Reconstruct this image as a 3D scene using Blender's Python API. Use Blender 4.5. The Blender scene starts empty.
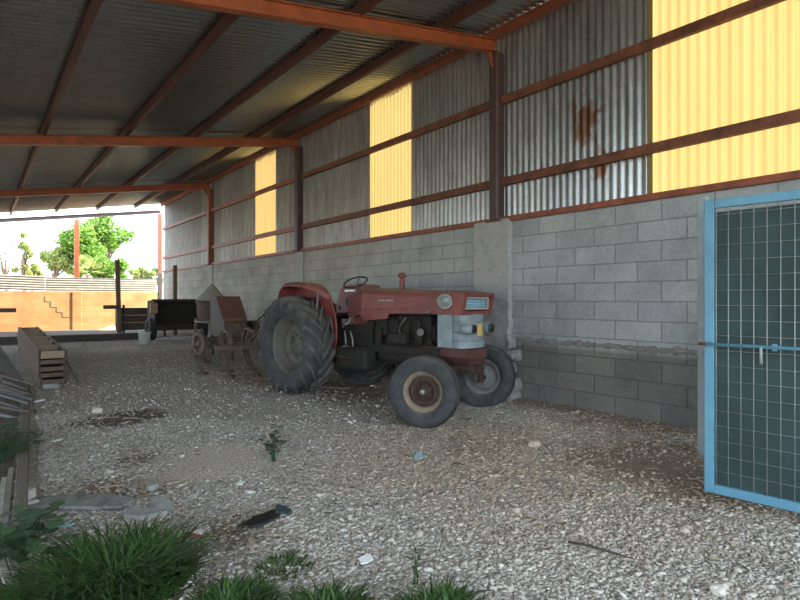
import bpy, math, random
import numpy as np
from mathutils import Vector, Matrix
from mathutils import noise as mnoise

random.seed(7)
RNG = np.random.default_rng(11)
PI = math.pi
SCN = bpy.context.scene
COL = SCN.collection
CAM_H, FPX, YAW = 1.35, 555.0, math.radians(37.4)
SY, CY = math.sin(YAW), math.cos(YAW)


# ------------------------------------------------------------------ measuring helpers
def at(px, py, Z):
    """world point seen at a photo position, Z metres along the view"""
    X = (px - 400) * Z / FPX
    return Vector((SY * Z + CY * X, CY * Z - SY * X, CAM_H - (py - 300) * Z / FPX))


def on_ground(px, py, z=0.0):
    return at(px, py, FPX * (CAM_H - z) / (py - 300))


def sstep(a, b, v):
    t = min(1.0, max(0.0, (v - a) / (b - a)))
    return t * t * (3 - 2 * t)


def ground_z(x, y):
    z = -0.055 + 0.115 * sstep(4.3, 7.6, y) + 0.19 * sstep(8.0, 15.0, y)
    z += ((0.06 + 0.11 * (1 - sstep(4.5, 7.5, y))) * sstep(4.6, 5.4, x)) * (1 - sstep(8.0, 14.0, y))
    z += 0.02 * mnoise.noise(Vector((x * 0.9, y * 0.9, 3.1))) + 0.012 * mnoise.noise(Vector((x * 2.7, y * 2.7, 9.0)))
    return z


# ------------------------------------------------------------------ mesh building
class MB:
    hook = None

    def __init__(self):
        self.v, self.f, self.sm = [], [], []

    def add(self, verts, faces, smooth=False):
        o = len(self.v)
        self.v += [tuple(p) for p in verts]
        self.f += [tuple(i + o for i in q) for q in faces]
        self.sm += [smooth] * len(faces)
        return self

    def box(self, c, s, rot=None, bev=0.0):
        """box of full size s about c; chamfered when bev > 0"""
        hx, hy, hz = s[0] / 2, s[1] / 2, s[2] / 2
        R = rot if rot is not None else Matrix.Identity(3)
        c = Vector(c)
        if bev <= 0:
            vs = [c + R @ Vector((x, y, z)) for x in (-hx, hx) for y in (-hy, hy) for z in (-hz, hz)]
            fs = [(0, 1, 3, 2), (4, 6, 7, 5), (0, 4, 5, 1), (2, 3, 7, 6), (0, 2, 6, 4), (1, 5, 7, 3)]
            return self.add(vs, fs)
        b = min(bev, hx * 0.9, hy * 0.9, hz * 0.9)
        import itertools
        vs, idx = [], {}
        for sx, sy, sz in itertools.product((-1, 1), repeat=3):
            for a in range(3):
                p = [hx - b, hy - b, hz - b]
                p[a] += b
                idx[(sx, sy, sz, a)] = len(vs)
                vs.append(c + R @ Vector((sx * p[0], sy * p[1], sz * p[2])))
        fs = []
        for a in range(3):
            u, w = (a + 1) % 3, (a + 2) % 3
            for s_ in (-1, 1):
                q = []
                for su, sw in ((-1, -1), (1, -1), (1, 1), (-1, 1)):
                    k = [0, 0, 0]
                    k[a], k[u], k[w] = s_, su, sw
                    q.append(idx[(k[0], k[1], k[2], a)])
                fs.append(tuple(q if s_ > 0 else q[::-1]))
        for a in range(3):
            u, w = (a + 1) % 3, (a + 2) % 3
            for su in (-1, 1):
                for sw in (-1, 1):
                    q = []
                    for s_, ax in ((-1, u), (1, u), (1, w), (-1, w)):
                        k = [0, 0, 0]
                        k[a], k[u], k[w] = s_, su, sw
                        q.append(idx[(k[0], k[1], k[2], ax)])
                    fs.append(tuple(q if su * sw < 0 else q[::-1]))
        for k in itertools.product((-1, 1), repeat=3):
            q = [idx[(k[0], k[1], k[2], a)] for a in range(3)]
            fs.append(tuple(q if k[0] * k[1] * k[2] > 0 else q[::-1]))
        return self.add(vs, fs)

    def bar(self, p0, p1, w, h, up=(0, 0, 1), bev=0.0):
        p0, p1 = Vector(p0), Vector(p1)
        d = (p1 - p0)
        L = d.length
        y = d.normalized()
        z = Vector(up)
        x = y.cross(z)
        if x.length < 1e-4:
            x = y.cross(Vector((1, 0, 0)))
        x.normalize()
        z = x.cross(y)
        R = Matrix((x, y, z)).transposed()
        return self.box((p0 + p1) / 2, (w, L, h), R, bev)

    def tube(self, pts, r, seg=8, cap=True, smooth=True):
        pts = [Vector(p) for p in pts]
        n = len(pts)
        rs = r if isinstance(r, (list, tuple)) else [r] * n
        ref = None
        vs, fs = [], []
        for i, p in enumerate(pts):
            t = (pts[min(i + 1, n - 1)] - pts[max(i - 1, 0)]).normalized()
            if ref is None:
                ref = Vector((0, 0, 1)) if abs(t.z) < 0.9 else Vector((1, 0, 0))
            a = t.cross(ref)
            if a.length < 1e-5:
                a = t.cross(Vector((0.3, 1, 0.2)))
            a.normalize()
            b = t.cross(a)
            ref = -b if False else a.cross(t)
            for k in range(seg):
                an = 2 * PI * k / seg
                vs.append(p + (a * math.cos(an) + b * math.sin(an)) * rs[i])
        for i in range(n - 1):
            for k in range(seg):
                k2 = (k + 1) % seg
                fs.append((i * seg + k, i * seg + k2, (i + 1) * seg + k2, (i + 1) * seg + k))
        self.add(vs, fs, smooth)
        if cap:
            o = len(self.v) - n * seg
            self.f.append(tuple(o + k for k in range(seg))[::-1])
            self.f.append(tuple(o + (n - 1) * seg + k for k in range(seg)))
            self.sm += [False, False]
        return self

    def cyl(self, p0, p1, r0, r1=None, seg=16):
        r1 = r0 if r1 is None else r1
        return self.tube([p0, p1], [r0, r1], seg)

    def lathe(self, prof, c, axis=(0, 0, 1), seg=32, closed=False, smooth=True):
        """prof: list of (radius, distance along axis)"""
        ax = Vector(axis).normalized()
        a = ax.cross(Vector((0, 0, 1)) if abs(ax.z) < 0.9 else Vector((0, 1, 0))).normalized()
        b = ax.cross(a)
        c = Vector(c)
        vs, fs = [], []
        m = len(prof)
        for k in range(seg):
            an = 2 * PI * k / seg
            d = a * math.cos(an) + b * math.sin(an)
            for (r, h) in prof:
                vs.append(c + d * r + ax * h)
        for k in range(seg):
            k2 = (k + 1) % seg
            for i in range(m - 1 + (1 if closed else 0)):
                j = (i + 1) % m
                fs.append((k * m + i, k2 * m + i, k2 * m + j, k * m + j))
        return self.add(vs, fs, smooth)

    def prism(self, poly, origin, U, V, W):
        """polygon (u,v) in plane U,V extruded along vector W"""
        O, U, V, W = Vector(origin), Vector(U), Vector(V), Vector(W)
        n = len(poly)
        a = [O + U * p[0] + V * p[1] for p in poly]
        vs = a + [p + W for p in a]
        fs = [tuple(range(n))[::-1], tuple(range(n, 2 * n))]
        for i in range(n):
            j = (i + 1) % n
            fs.append((i, j, j + n, i + n))
        return self.add(vs, fs)

    def build(self, name, mat, parent=None, label=None, cat=None, group=None, kind=None, fix=True):
        me = bpy.data.meshes.new(name)
        off = parent_origin(parent)
        src = [MB.hook(p) for p in self.v] if MB.hook else self.v
        vs = [(p[0] - off.x, p[1] - off.y, p[2] - off.z) for p in src]
        me.from_pydata(vs, [], self.f)
        me.polygons.foreach_set('use_smooth', self.sm)
        if fix:
            import bmesh
            bm = bmesh.new()
            bm.from_mesh(me)
            bmesh.ops.recalc_face_normals(bm, faces=bm.faces)
            bm.to_mesh(me)
            bm.free()
        me.materials.append(mat)
        o = bpy.data.objects.new(name, me)
        COL.objects.link(o)
        if parent is not None:
            o.parent = parent
        tag(o, label, cat, group, kind)
        return o


ORIGIN = {}


def parent_origin(p):
    v = Vector((0, 0, 0))
    while p is not None:
        v = v + ORIGIN.get(p.name, Vector((0, 0, 0)))
        p = p.parent
    return v


def tag(o, label=None, cat=None, group=None, kind=None):
    if label:
        o['label'] = label
    if cat:
        o['category'] = cat
    if group:
        o['group'] = group
    if kind:
        o['kind'] = kind
    return o


def thing(name, loc, label, cat, group=None):
    o = bpy.data.objects.new(name, None)
    o.empty_display_size = 0.2
    COL.objects.link(o)
    o.location = loc
    ORIGIN[o.name] = Vector(loc)
    return tag(o, label, cat, group)


def corrugated(mb, origin, U, ulen, V, vlen, N, pitch, amp, seg=6, vseg=1):
    """sheet whose waves follow one another along U and whose ridges run along V"""
    O, U, V, N = Vector(origin), Vector(U), Vector(V), Vector(N)
    n = max(2, int(ulen / pitch * seg))
    vs, fs = [], []
    for i in range(n + 1):
        u = ulen * i / n
        h = amp * math.sin(2 * PI * u / pitch)
        for k in range(vseg + 1):
            vs.append(O + U * u + N * h + V * (vlen * k / vseg))
    m = vseg + 1
    for i in range(n):
        for k in range(vseg):
            fs.append((i * m + k, (i + 1) * m + k, (i + 1) * m + k + 1, i * m + k + 1))
    mb.add(vs, fs, True)
    return mb


# ------------------------------------------------------------------ materials
def new_mat(name):
    m = bpy.data.materials.new(name)
    m.use_nodes = True
    nt = m.node_tree
    b = nt.nodes['Principled BSDF']
    return m, nt, b


def N(nt, typ, **kw):
    n = nt.nodes.new(typ)
    for k, v in kw.items():
        if k in ('operation', 'blend_type', 'data_type', 'noise_dimensions', 'feature', 'distance', 'attribute_name', 'offset', 'offset_frequency', 'squash', 'interpolation_type', 'clamp', 'use_clamp'):
            setattr(n, k, v)
        else:
            n.inputs[k].default_value = v
    return n


def ramp(nt, src, stops):
    r = nt.nodes.new('ShaderNodeValToRGB')
    el = r.color_ramp.elements
    while len(el) < len(stops):
        el.new(0.5)
    for e, (p, c) in zip(el, stops):
        e.position = p
        e.color = c if len(c) == 4 else (*c, 1)
    nt.links.new(src, r.inputs[0])
    return r.outputs[0]


def mixc(nt, fac, a, b, mode='MIX'):
    m = nt.nodes.new('ShaderNodeMix')
    m.data_type = 'RGBA'
    m.blend_type = mode
    for sock, v in ((m.inputs[0], fac), (m.inputs[6], a), (m.inputs[7], b)):
        if hasattr(v, 'is_output'):
            nt.links.new(v, sock)
        elif isinstance(v, (int, float)):
            sock.default_value = v
        else:
            sock.default_value = (*v, 1) if len(v) == 3 else v
    return m.outputs[2]


def pos(nt):
    return nt.nodes.new('ShaderNodeNewGeometry').outputs['Position']


def noise(nt, scale, detail=4, rough=0.6, vec=None, stretch=None):
    n = N(nt, 'ShaderNodeTexNoise', Scale=scale, Detail=detail, Roughness=rough)
    v = vec if vec is not None else pos(nt)
    if stretch:
        mp = nt.nodes.new('ShaderNodeMapping')
        mp.inputs['Scale'].default_value = stretch
        nt.links.new(v, mp.inputs[0])
        v = mp.outputs[0]
    nt.links.new(v, n.inputs['Vector'])
    return n.outputs['Fac']


def bump(nt, b, src, strength, dist=0.01):
    n = nt.nodes.new('ShaderNodeBump')
    n.inputs['Strength'].default_value = strength
    n.inputs['Distance'].default_value = dist
    nt.links.new(src, n.inputs['Height'])
    nt.links.new(n.outputs[0], b.inputs['Normal'])


def plain(name, col, rough=0.7, metal=0.0, var=0.35, scale=9, bmp=0.15, second=None, thr=(0.5, 0.62), sscale=5, dust=None, dust_amt=0.6, stretch=None):
    """painted / worn surface: value noise, worn-through patches of `second`, dust lying on upward faces"""
    m, nt, b = new_mat(name)
    n1 = noise(nt, scale, 5, 0.65, stretch=stretch)
    dark = tuple(c * (1 - var) for c in col)
    lite = tuple(min(1, c * (1 + var)) for c in col)
    c = ramp(nt, n1, [(0.3, dark), (0.7, lite)])
    if second:
        n2 = noise(nt, sscale, 6, 0.7, stretch=stretch)
        f = ramp(nt, n2, [(thr[0], (0, 0, 0)), (thr[1], (1, 1, 1))])
        c = mixc(nt, f, c, second)
    if dust:
        g = nt.nodes.new('ShaderNodeNewGeometry')
        sx = nt.nodes.new('ShaderNodeSeparateXYZ')
        nt.links.new(g.outputs['Normal'], sx.inputs[0])
        mr = N(nt, 'ShaderNodeMapRange', **{'From Min': 0.35, 'From Max': 1.0, 'To Min': 0.0, 'To Max': dust_amt})
        nt.links.new(sx.outputs['Z'], mr.inputs[0])
        c = mixc(nt, mr.outputs[0], c, dust)
    nt.links.new(c, b.inputs['Base Color'])
    b.inputs['Roughness'].default_value = rough
    b.inputs['Metallic'].default_value = metal
    if bmp:
        bump(nt, b, noise(nt, scale * 4, 5, 0.7, stretch=stretch), bmp, 0.01)
    return m


def galvanised(name, col, axis='Y', pw=0.87, rough=0.42, metal=0.75, rust=None, streak=1.0):
    """zinc sheet: sheet-to-sheet difference, streaks and a bloom of stains"""
    m, nt, b = new_mat(name)
    p = pos(nt)
    sx = nt.nodes.new('ShaderNodeSeparateXYZ')
    nt.links.new(p, sx.inputs[0])
    d = N(nt, 'ShaderNodeMath', operation='DIVIDE')
    nt.links.new(sx.outputs[axis], d.inputs[0])
    d.inputs[1].default_value = pw
    fl = N(nt, 'ShaderNodeMath', operation='FLOOR')
    nt.links.new(d.outputs[0], fl.inputs[0])
    wn = nt.nodes.new('ShaderNodeTexWhiteNoise')
    wn.noise_dimensions = '1D'
    nt.links.new(fl.outputs[0], wn.inputs['W'])
    c1 = ramp(nt, wn.outputs['Value'], [(0, tuple(c * (1 - 0.28 * streak) for c in col)), (1, tuple(c * (1 + 0.15 * streak) for c in col))])
    st = noise(nt, 3.0, 6, 0.7, stretch=(3, 3, 0.45))
    c2 = ramp(nt, st, [(0.35, (1 - 0.5 * streak, 1 - 0.51 * streak, 1 - 0.53 * streak)), (0.65, (1.1, 1.1, 1.1))])
    c = mixc(nt, 1.0, c1, c2, 'MULTIPLY')
    sp = noise(nt, 30, 4, 0.7)
    c3 = ramp(nt, sp, [(0.35, (1 - 0.25 * streak,) * 3), (0.7, (1.1, 1.1, 1.1))])
    c = mixc(nt, 1.0, c, c3, 'MULTIPLY')
    if rust:
        for (rp, rad) in rust:
            vm = N(nt, 'ShaderNodeVectorMath', operation='DISTANCE')
            mp = nt.nodes.new('ShaderNodeMapping')
            mp.inputs['Scale'].default_value = (1, 1, 0.55)
            nt.links.new(p, mp.inputs[0])
            nt.links.new(mp.outputs[0], vm.inputs[0])
            vm.inputs[1].default_value = (rp[0], rp[1], rp[2] * 0.55)
            mr = N(nt, 'ShaderNodeMapRange', **{'From Min': 0.0, 'From Max': rad, 'To Min': 0.34, 'To Max': -0.25})
            nt.links.new(vm.outputs['Value'], mr.inputs[0])
            rn = noise(nt, 9, 6, 0.75, stretch=(1, 1, 0.5))
            ad = N(nt, 'ShaderNodeMath', operation='ADD')
            nt.links.new(mr.outputs[0], ad.inputs[0])
            nt.links.new(rn, ad.inputs[1])
            f = ramp(nt, ad.outputs[0], [(0.6, (0, 0, 0)), (0.72, (1, 1, 1))])
            c = mixc(nt, f, c, (0.19, 0.095, 0.055))
    nt.links.new(c, b.inputs['Base Color'])
    b.inputs['Roughness'].default_value = rough
    b.inputs['Metallic'].default_value = metal
    bump(nt, b, noise(nt, 14, 4, 0.6), 0.06, 0.02)
    return m


def blocks(name, plane, c1, c2, cm, w=0.51, h=0.206, z0=0.107, u0=0.0, low=None, low_z=0.0, mortar=0.007):
    """hollow concrete blockwork in running bond"""
    m, nt, b = new_mat(name)
    sx = nt.nodes.new('ShaderNodeSeparateXYZ')
    nt.links.new(pos(nt), sx.inputs[0])
    cb = nt.nodes.new('ShaderNodeCombineXYZ')
    for src, dst, o in (('Y' if plane == 'YZ' else 'X', 'X', u0), ('Z', 'Y', z0)):
        s = N(nt, 'ShaderNodeMath', operation='SUBTRACT')
        nt.links.new(sx.outputs[src], s.inputs[0])
        s.inputs[1].default_value = o
        nt.links.new(s.outputs[0], cb.inputs[dst])
    # wobble of hand-laid courses
    nz = N(nt, 'ShaderNodeTexNoise', Scale=2.2, Detail=3)
    nt.links.new(cb.outputs[0], nz.inputs['Vector'])
    sc = N(nt, 'ShaderNodeVectorMath', operation='SCALE')
    nt.links.new(nz.outputs['Color'], sc.inputs[0])
    sc.inputs['Scale'].default_value = 0.016
    av = N(nt, 'ShaderNodeVectorMath', operation='ADD')
    nt.links.new(cb.outputs[0], av.inputs[0])
    nt.links.new(sc.outputs[0], av.inputs[1])
    br = nt.nodes.new('ShaderNodeTexBrick')
    br.offset = 0.5
    br.inputs['Scale'].default_value = 1.0
    br.inputs['Brick Width'].default_value = w
    br.inputs['Row Height'].default_value = h
    br.inputs['Mortar Size'].default_value = mortar
    br.inputs['Mortar Smooth'].default_value = 0.3
    br.inputs['Color1'].default_value = (*c1, 1)
    br.inputs['Color2'].default_value = (*c2, 1)
    br.inputs['Mortar'].default_value = (*cm, 1)
    nt.links.new(av.outputs[0], br.inputs['Vector'])
    c = br.outputs['Color']
    n1 = ramp(nt, noise(nt, 1.3, 6, 0.7), [(0.3, (0.72, 0.71, 0.69)), (0.7, (1.12, 1.12, 1.12))])
    c = mixc(nt, 1.0, c, n1, 'MULTIPLY')
    n2 = ramp(nt, noise(nt, 45, 4, 0.7), [(0.3, (0.78, 0.78, 0.78)), (0.7, (1.12, 1.12, 1.12))])
    c = mixc(nt, 1.0, c, n2, 'MULTIPLY')
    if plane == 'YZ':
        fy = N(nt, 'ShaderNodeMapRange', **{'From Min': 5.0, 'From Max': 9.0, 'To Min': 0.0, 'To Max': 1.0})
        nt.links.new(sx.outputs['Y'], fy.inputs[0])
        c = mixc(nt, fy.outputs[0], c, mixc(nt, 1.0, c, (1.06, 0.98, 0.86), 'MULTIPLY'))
    if low:
        ns = noise(nt, 3, 5, 0.7)
        ms = N(nt, 'ShaderNodeMath', operation='MULTIPLY_ADD')
        nt.links.new(ns, ms.inputs[0])
        ms.inputs[1].default_value = 0.10
        nt.links.new(sx.outputs['Z'], ms.inputs[2])
        mr = N(nt, 'ShaderNodeMapRange', **{'From Min': low_z + 0.02, 'From Max': low_z + 0.08, 'To Min': 1.0, 'To Max': 0.0})
        nt.links.new(ms.outputs[0], mr.inputs[0])
        lc = mixc(nt, 1.0, c, low, 'MULTIPLY')
        c = mixc(nt, mr.outputs[0], c, lc)
    nt.links.new(c, b.inputs['Base Color'])
    b.inputs['Roughness'].default_value = 0.92
    hh = N(nt, 'ShaderNodeMath', operation='MULTIPLY_ADD')
    nt.links.new(br.outputs['Fac'], hh.inputs[0])
    hh.inputs[1].default_value = -1.0
    ng = noise(nt, 60, 4, 0.7)
    g2 = N(nt, 'ShaderNodeMath', operation='MULTIPLY')
    nt.links.new(ng, g2.inputs[0])
    g2.inputs[1].default_value = 0.35
    nt.links.new(g2.outputs[0], hh.inputs[2])
    bump(nt, b, hh.outputs[0], 0.7, 0.012)
    return m


def leafmat(name, col, var=0.4, trans=0.4):
    m, nt, b = new_mat(name)
    g = nt.nodes.new('ShaderNodeNewGeometry')
    c = ramp(nt, g.outputs['Random Per Island'], [(0, tuple(x * (1 - var) for x in col)), (1, tuple(min(1, x * (1 + var)) for x in col))])
    nt.links.new(c, b.inputs['Base Color'])
    b.inputs['Roughness'].default_value = 0.6
    tr = nt.nodes.new('ShaderNodeBsdfTranslucent')
    nt.links.new(c, tr.inputs['Color'])
    mx = nt.nodes.new('ShaderNodeMixShader')
    mx.inputs[0].default_value = trans
    nt.links.new(b.outputs[0], mx.inputs[1])
    nt.links.new(tr.outputs[0], mx.inputs[2])
    nt.links.new(mx.outputs[0], nt.nodes['Material Output'].inputs['Surface'])
    return m


M = {}
DUST = (0.30, 0.25, 0.20)
M['primer'] = plain('orange primer steel', (0.33, 0.085, 0.03), 0.55, 0.0, 0.25, 6, 0.1, second=(0.16, 0.06, 0.03), thr=(0.55, 0.75))
M['rust'] = plain('rusty brown steel', (0.15, 0.055, 0.028), 0.7, 0.0, 0.4, 7, 0.2, second=(0.07, 0.03, 0.02), thr=(0.5, 0.7))
M['post'] = plain('dark brown painted steel', (0.07, 0.038, 0.034), 0.55, 0.0, 0.25, 6, 0.08, second=(0.16, 0.06, 0.03), thr=(0.64, 0.72))
M['purlin'] = plain('dark red brown purlin', (0.085, 0.03, 0.02), 0.6, 0, 0.3, 6, 0.1)
M['sill'] = plain('red brown channel', (0.24, 0.07, 0.035), 0.6, 0.0, 0.3, 6, 0.1, second=(0.12, 0.045, 0.03), thr=(0.55, 0.7))
M['roof'] = galvanised('old zinc roof', (0.34, 0.345, 0.33), 'Y', 0.9, 0.27, 0.9, streak=0.25)
M['zinc'] = galvanised('zinc wall sheet', (0.42, 0.44, 0.44), 'Y', 0.87, 0.36, 0.75, rust=[((5.52, 3.78, 3.42), 0.48), ((5.52, 3.56, 2.85), 0.30)], streak=0.6)
M['zinc_old'] = galvanised('zinc wall sheet dull', (0.40, 0.40, 0.39), 'Y', 0.87, 0.42, 0.65, streak=0.7)

m, nt, b = new_mat('yellow translucent sheet')
cy = ramp(nt, noise(nt, 2.0, 4, 0.6, stretch=(1, 3, 0.3)), [(0.3, (0.305, 0.228, 0.09)), (0.7, (0.335, 0.255, 0.112))])
df = nt.nodes.new('ShaderNodeBsdfDiffuse')
tl = nt.nodes.new('ShaderNodeBsdfTranslucent')
nt.links.new(cy, df.inputs['Color'])
nt.links.new(cy, tl.inputs['Color'])
mx = nt.nodes.new('ShaderNodeMixShader')
mx.inputs[0].default_value = 0.42
nt.links.new(df.outputs[0], mx.inputs[1])
nt.links.new(tl.outputs[0], mx.inputs[2])
nt.links.new(mx.outputs[0], nt.nodes['Material Output'].inputs['Surface'])
M['yellow'] = m

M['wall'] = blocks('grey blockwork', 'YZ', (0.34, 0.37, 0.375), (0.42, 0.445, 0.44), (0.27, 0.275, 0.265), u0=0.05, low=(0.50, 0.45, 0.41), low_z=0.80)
M['endwall'] = blocks('orange blockwork', 'XZ', (0.55, 0.27, 0.11), (0.62, 0.33, 0.15), (0.50, 0.27, 0.13), mortar=0.006)
M['concrete'] = plain('rough concrete', (0.37, 0.37, 0.35), 0.95, 0, 0.25, 5, 0.5, second=(0.28, 0.27, 0.25), thr=(0.5, 0.7))
M['lump'] = plain('broken concrete', (0.25, 0.245, 0.235), 0.95, 0, 0.3, 7, 0.5)
M['mortar'] = plain('crumbly mortar', (0.22, 0.205, 0.19), 0.95, 0, 0.3, 12, 0.6)
M['slabfloor'] = plain('old slab', (0.08, 0.08, 0.077), 0.95, 0, 0.3, 3, 0.3)
M['slab'] = plain('cement slab', (0.27, 0.28, 0.27), 0.9, 0, 0.3, 7, 0.4, second=(0.12, 0.11, 0.1), thr=(0.5, 0.66))
M['fibre'] = plain('fibre cement sheet', (0.30, 0.28, 0.25), 0.9, 0, 0.2, 4, 0.2)
M['red'] = plain('faded red tractor paint', (0.195, 0.046, 0.038), 0.5, 0, 0.35, 5, 0.08, second=(0.13, 0.05, 0.035), thr=(0.56, 0.74), dust=DUST, dust_amt=0.4)
M['bolster'] = plain('dull red casting', (0.10, 0.04, 0.032), 0.7, 0, 0.3, 6, 0.15)
M['lens'] = plain('cloudy lamp lens', (0.13, 0.16, 0.15), 0.25, 0, 0.3, 14, 0.05)
M['maroon'] = plain('dark red paint', (0.13, 0.03, 0.028), 0.6, 0, 0.3, 6, 0.1, dust=DUST, dust_amt=0.5)
M['greyblue'] = plain('pale blue grey sheet metal', (0.21, 0.26, 0.275), 0.55, 0, 0.25, 8, 0.1, second=(0.30, 0.24, 0.2), thr=(0.62, 0.72), sscale=7, dust=DUST, dust_amt=0.4)
M['tyre'] = plain('dusty tyre rubber', (0.045, 0.047, 0.048), 0.85, 0, 0.35, 10, 0.25, second=(0.10, 0.095, 0.085), thr=(0.5, 0.75), sscale=6, dust=(0.16, 0.15, 0.13), dust_amt=0.5)
M['tread'] = plain('dusty tread rubber', (0.075, 0.073, 0.068), 0.9, 0, 0.35, 10, 0.2, second=(0.13, 0.12, 0.105), thr=(0.48, 0.7), sscale=6, dust=(0.18, 0.165, 0.14), dust_amt=0.6)
M['rim'] = plain('grey wheel rim', (0.125, 0.115, 0.10), 0.7, 0, 0.3, 8, 0.15, second=(0.075, 0.055, 0.045), thr=(0.52, 0.7))
M['rimgrey'] = plain('pale grey wheel rim', (0.16, 0.155, 0.145), 0.7, 0, 0.3, 8, 0.15)
M['rimtan'] = plain('tan wheel rim', (0.27, 0.205, 0.145), 0.65, 0, 0.25, 8, 0.12, second=(0.16, 0.09, 0.06), thr=(0.55, 0.7))
M['hub'] = plain('rusty hub', (0.060, 0.034, 0.025), 0.85, 0, 0.4, 12, 0.25)
M['steel'] = plain('bare grey steel', (0.30, 0.285, 0.26), 0.5, 0.4, 0.25, 15, 0.1)
M['engine'] = plain('oily engine iron', (0.017, 0.014, 0.012), 0.8, 0.0, 0.5, 12, 0.3, second=(0.05, 0.03, 0.02), thr=(0.55, 0.7))
M['black'] = plain('black plastic', (0.012, 0.012, 0.013), 0.5, 0, 0.3, 10, 0.1)
M['implement'] = plain('weathered implement steel', (0.13, 0.09, 0.07), 0.75, 0.1, 0.4, 10, 0.25, second=(0.18, 0.14, 0.11), thr=(0.5, 0.68), dust=DUST, dust_amt=0.35)
M['brownplate'] = plain('brown painted plate', (0.15, 0.075, 0.055), 0.65, 0, 0.25, 6, 0.12, second=(0.2, 0.13, 0.1), thr=(0.58, 0.72))
M['greyplate'] = plain('dull grey plate', (0.075, 0.066, 0.058), 0.7, 0, 0.25, 6, 0.12)
M['cone'] = plain('pale grey lid', (0.27, 0.262, 0.235), 0.75, 0, 0.2, 5, 0.1)
M['drum'] = plain('brown grey drum', (0.095, 0.068, 0.052), 0.75, 0, 0.35, 7, 0.2)
M['trailer'] = plain('dark trailer steel', (0.035, 0.027, 0.023), 0.8, 0, 0.4, 8, 0.2)
M['pinkboard'] = plain('faded pink board', (0.42, 0.27, 0.19), 0.8, 0, 0.25, 7, 0.1)
M['oldwood'] = plain('weathered brown wood', (0.16, 0.105, 0.07), 0.9, 0, 0.45, 5, 0.4, stretch=(12, 1.2, 12), second=(0.26, 0.2, 0.15), thr=(0.5, 0.7))
M['crate'] = plain('dark crate wood', (0.10, 0.062, 0.045), 0.9, 0, 0.4, 5, 0.4, stretch=(12, 1.2, 12), dust=(0.30, 0.22, 0.15), dust_amt=0.9)
M['palewood'] = plain('pale cut wood', (0.36, 0.27, 0.19), 0.85, 0, 0.35, 8, 0.3, stretch=(10, 2, 10))
M['darkwood'] = plain('dark grey timber', (0.07, 0.06, 0.052), 0.9, 0, 0.4, 5, 0.3, stretch=(1.5, 8, 10), second=(0.12, 0.11, 0.1), thr=(0.5, 0.7))
M['kerb'] = plain('grey timber edging', (0.17, 0.145, 0.115), 0.9, 0, 0.35, 6, 0.3, stretch=(12, 1.5, 12))
M['slat'] = plain('dark grey slat', (0.16, 0.165, 0.17), 0.6, 0, 0.35, 8, 0.1)
M['paleslat'] = plain('dirty white slat', (0.42, 0.40, 0.36), 0.7, 0, 0.3, 8, 0.15)
M['white'] = plain('white plastic', (0.80, 0.81, 0.80), 0.5, 0, 0.12, 8, 0.02)
M['ltblue'] = plain('pale blue plastic', (0.30, 0.50, 0.60), 0.5, 0, 0.2, 12, 0.05)
M['plate'] = plain('yellow plate', (0.60, 0.40, 0.12), 0.6, 0, 0.2, 20, 0.05)
M['gateblue'] = plain('light blue gate paint', (0.11, 0.275, 0.385), 0.5, 0, 0.15, 5, 0.04, second=(0.2, 0.33, 0.41), thr=(0.62, 0.8))
M['wire'] = plain('galvanised wire', (0.30, 0.33, 0.31), 0.5, 0.3, 0.15, 20, 0.0)
M['jamb'] = plain('grey blue jamb paint', (0.30, 0.35, 0.37), 0.6, 0, 0.15, 6, 0.06)
M['sand'] = plain('pale sand', (0.62, 0.47, 0.30), 0.95, 0, 0.15, 12, 0.3)
M['bark'] = plain('bark', (0.14, 0.10, 0.07), 0.95, 0, 0.3, 6, 0.3)
M['twig'] = plain('dry twig', (0.34, 0.27, 0.2), 0.9, 0, 0.3, 12, 0.2)
M['darktwig'] = plain('dark stick', (0.06, 0.045, 0.035), 0.9, 0, 0.3, 12, 0.2)
M['leaf_tree'] = leafmat('tree leaves', (0.16, 0.30, 0.05), 0.45, 0.4)
M['leaf_pale'] = leafmat('pale tree leaves', (0.30, 0.36, 0.12), 0.4, 0.4)
M['leaf_far'] = leafmat('distant leaves', (0.14, 0.26, 0.12), 0.3, 0.3)
M['grass'] = leafmat('grass blades', (0.060, 0.125, 0.032), 0.6, 0.35)
M['weed'] = leafmat('weed leaves', (0.075, 0.135, 0.06), 0.4, 0.25)
M['fern'] = leafmat('feathery leaves', (0.075, 0.15, 0.04), 0.5, 0.3)

# shade net: woven, dark green
m, nt, b = new_mat('green shade net')
w1 = N(nt, 'ShaderNodeTexWave', Scale=55.0, Distortion=1.0)
mp = nt.nodes.new('ShaderNodeMapping')
mp.inputs['Rotation'].default_value = (0, PI / 2, 0)
nt.links.new(pos(nt), mp.inputs[0])
nt.links.new(mp.outputs[0], w1.inputs['Vector'])
cn = ramp(nt, w1.outputs['Fac'], [(0, (0.020, 0.042, 0.042)), (1, (0.032, 0.062, 0.06))])
cn = mixc(nt, 1.0, cn, ramp(nt, noise(nt, 4, 4), [(0.3, (0.7, 0.7, 0.7)), (0.7, (1.2, 1.2, 1.2))]), 'MULTIPLY')
nt.links.new(cn, b.inputs['Base Color'])
b.inputs['Roughness'].default_value = 0.7
M['net'] = m

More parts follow.
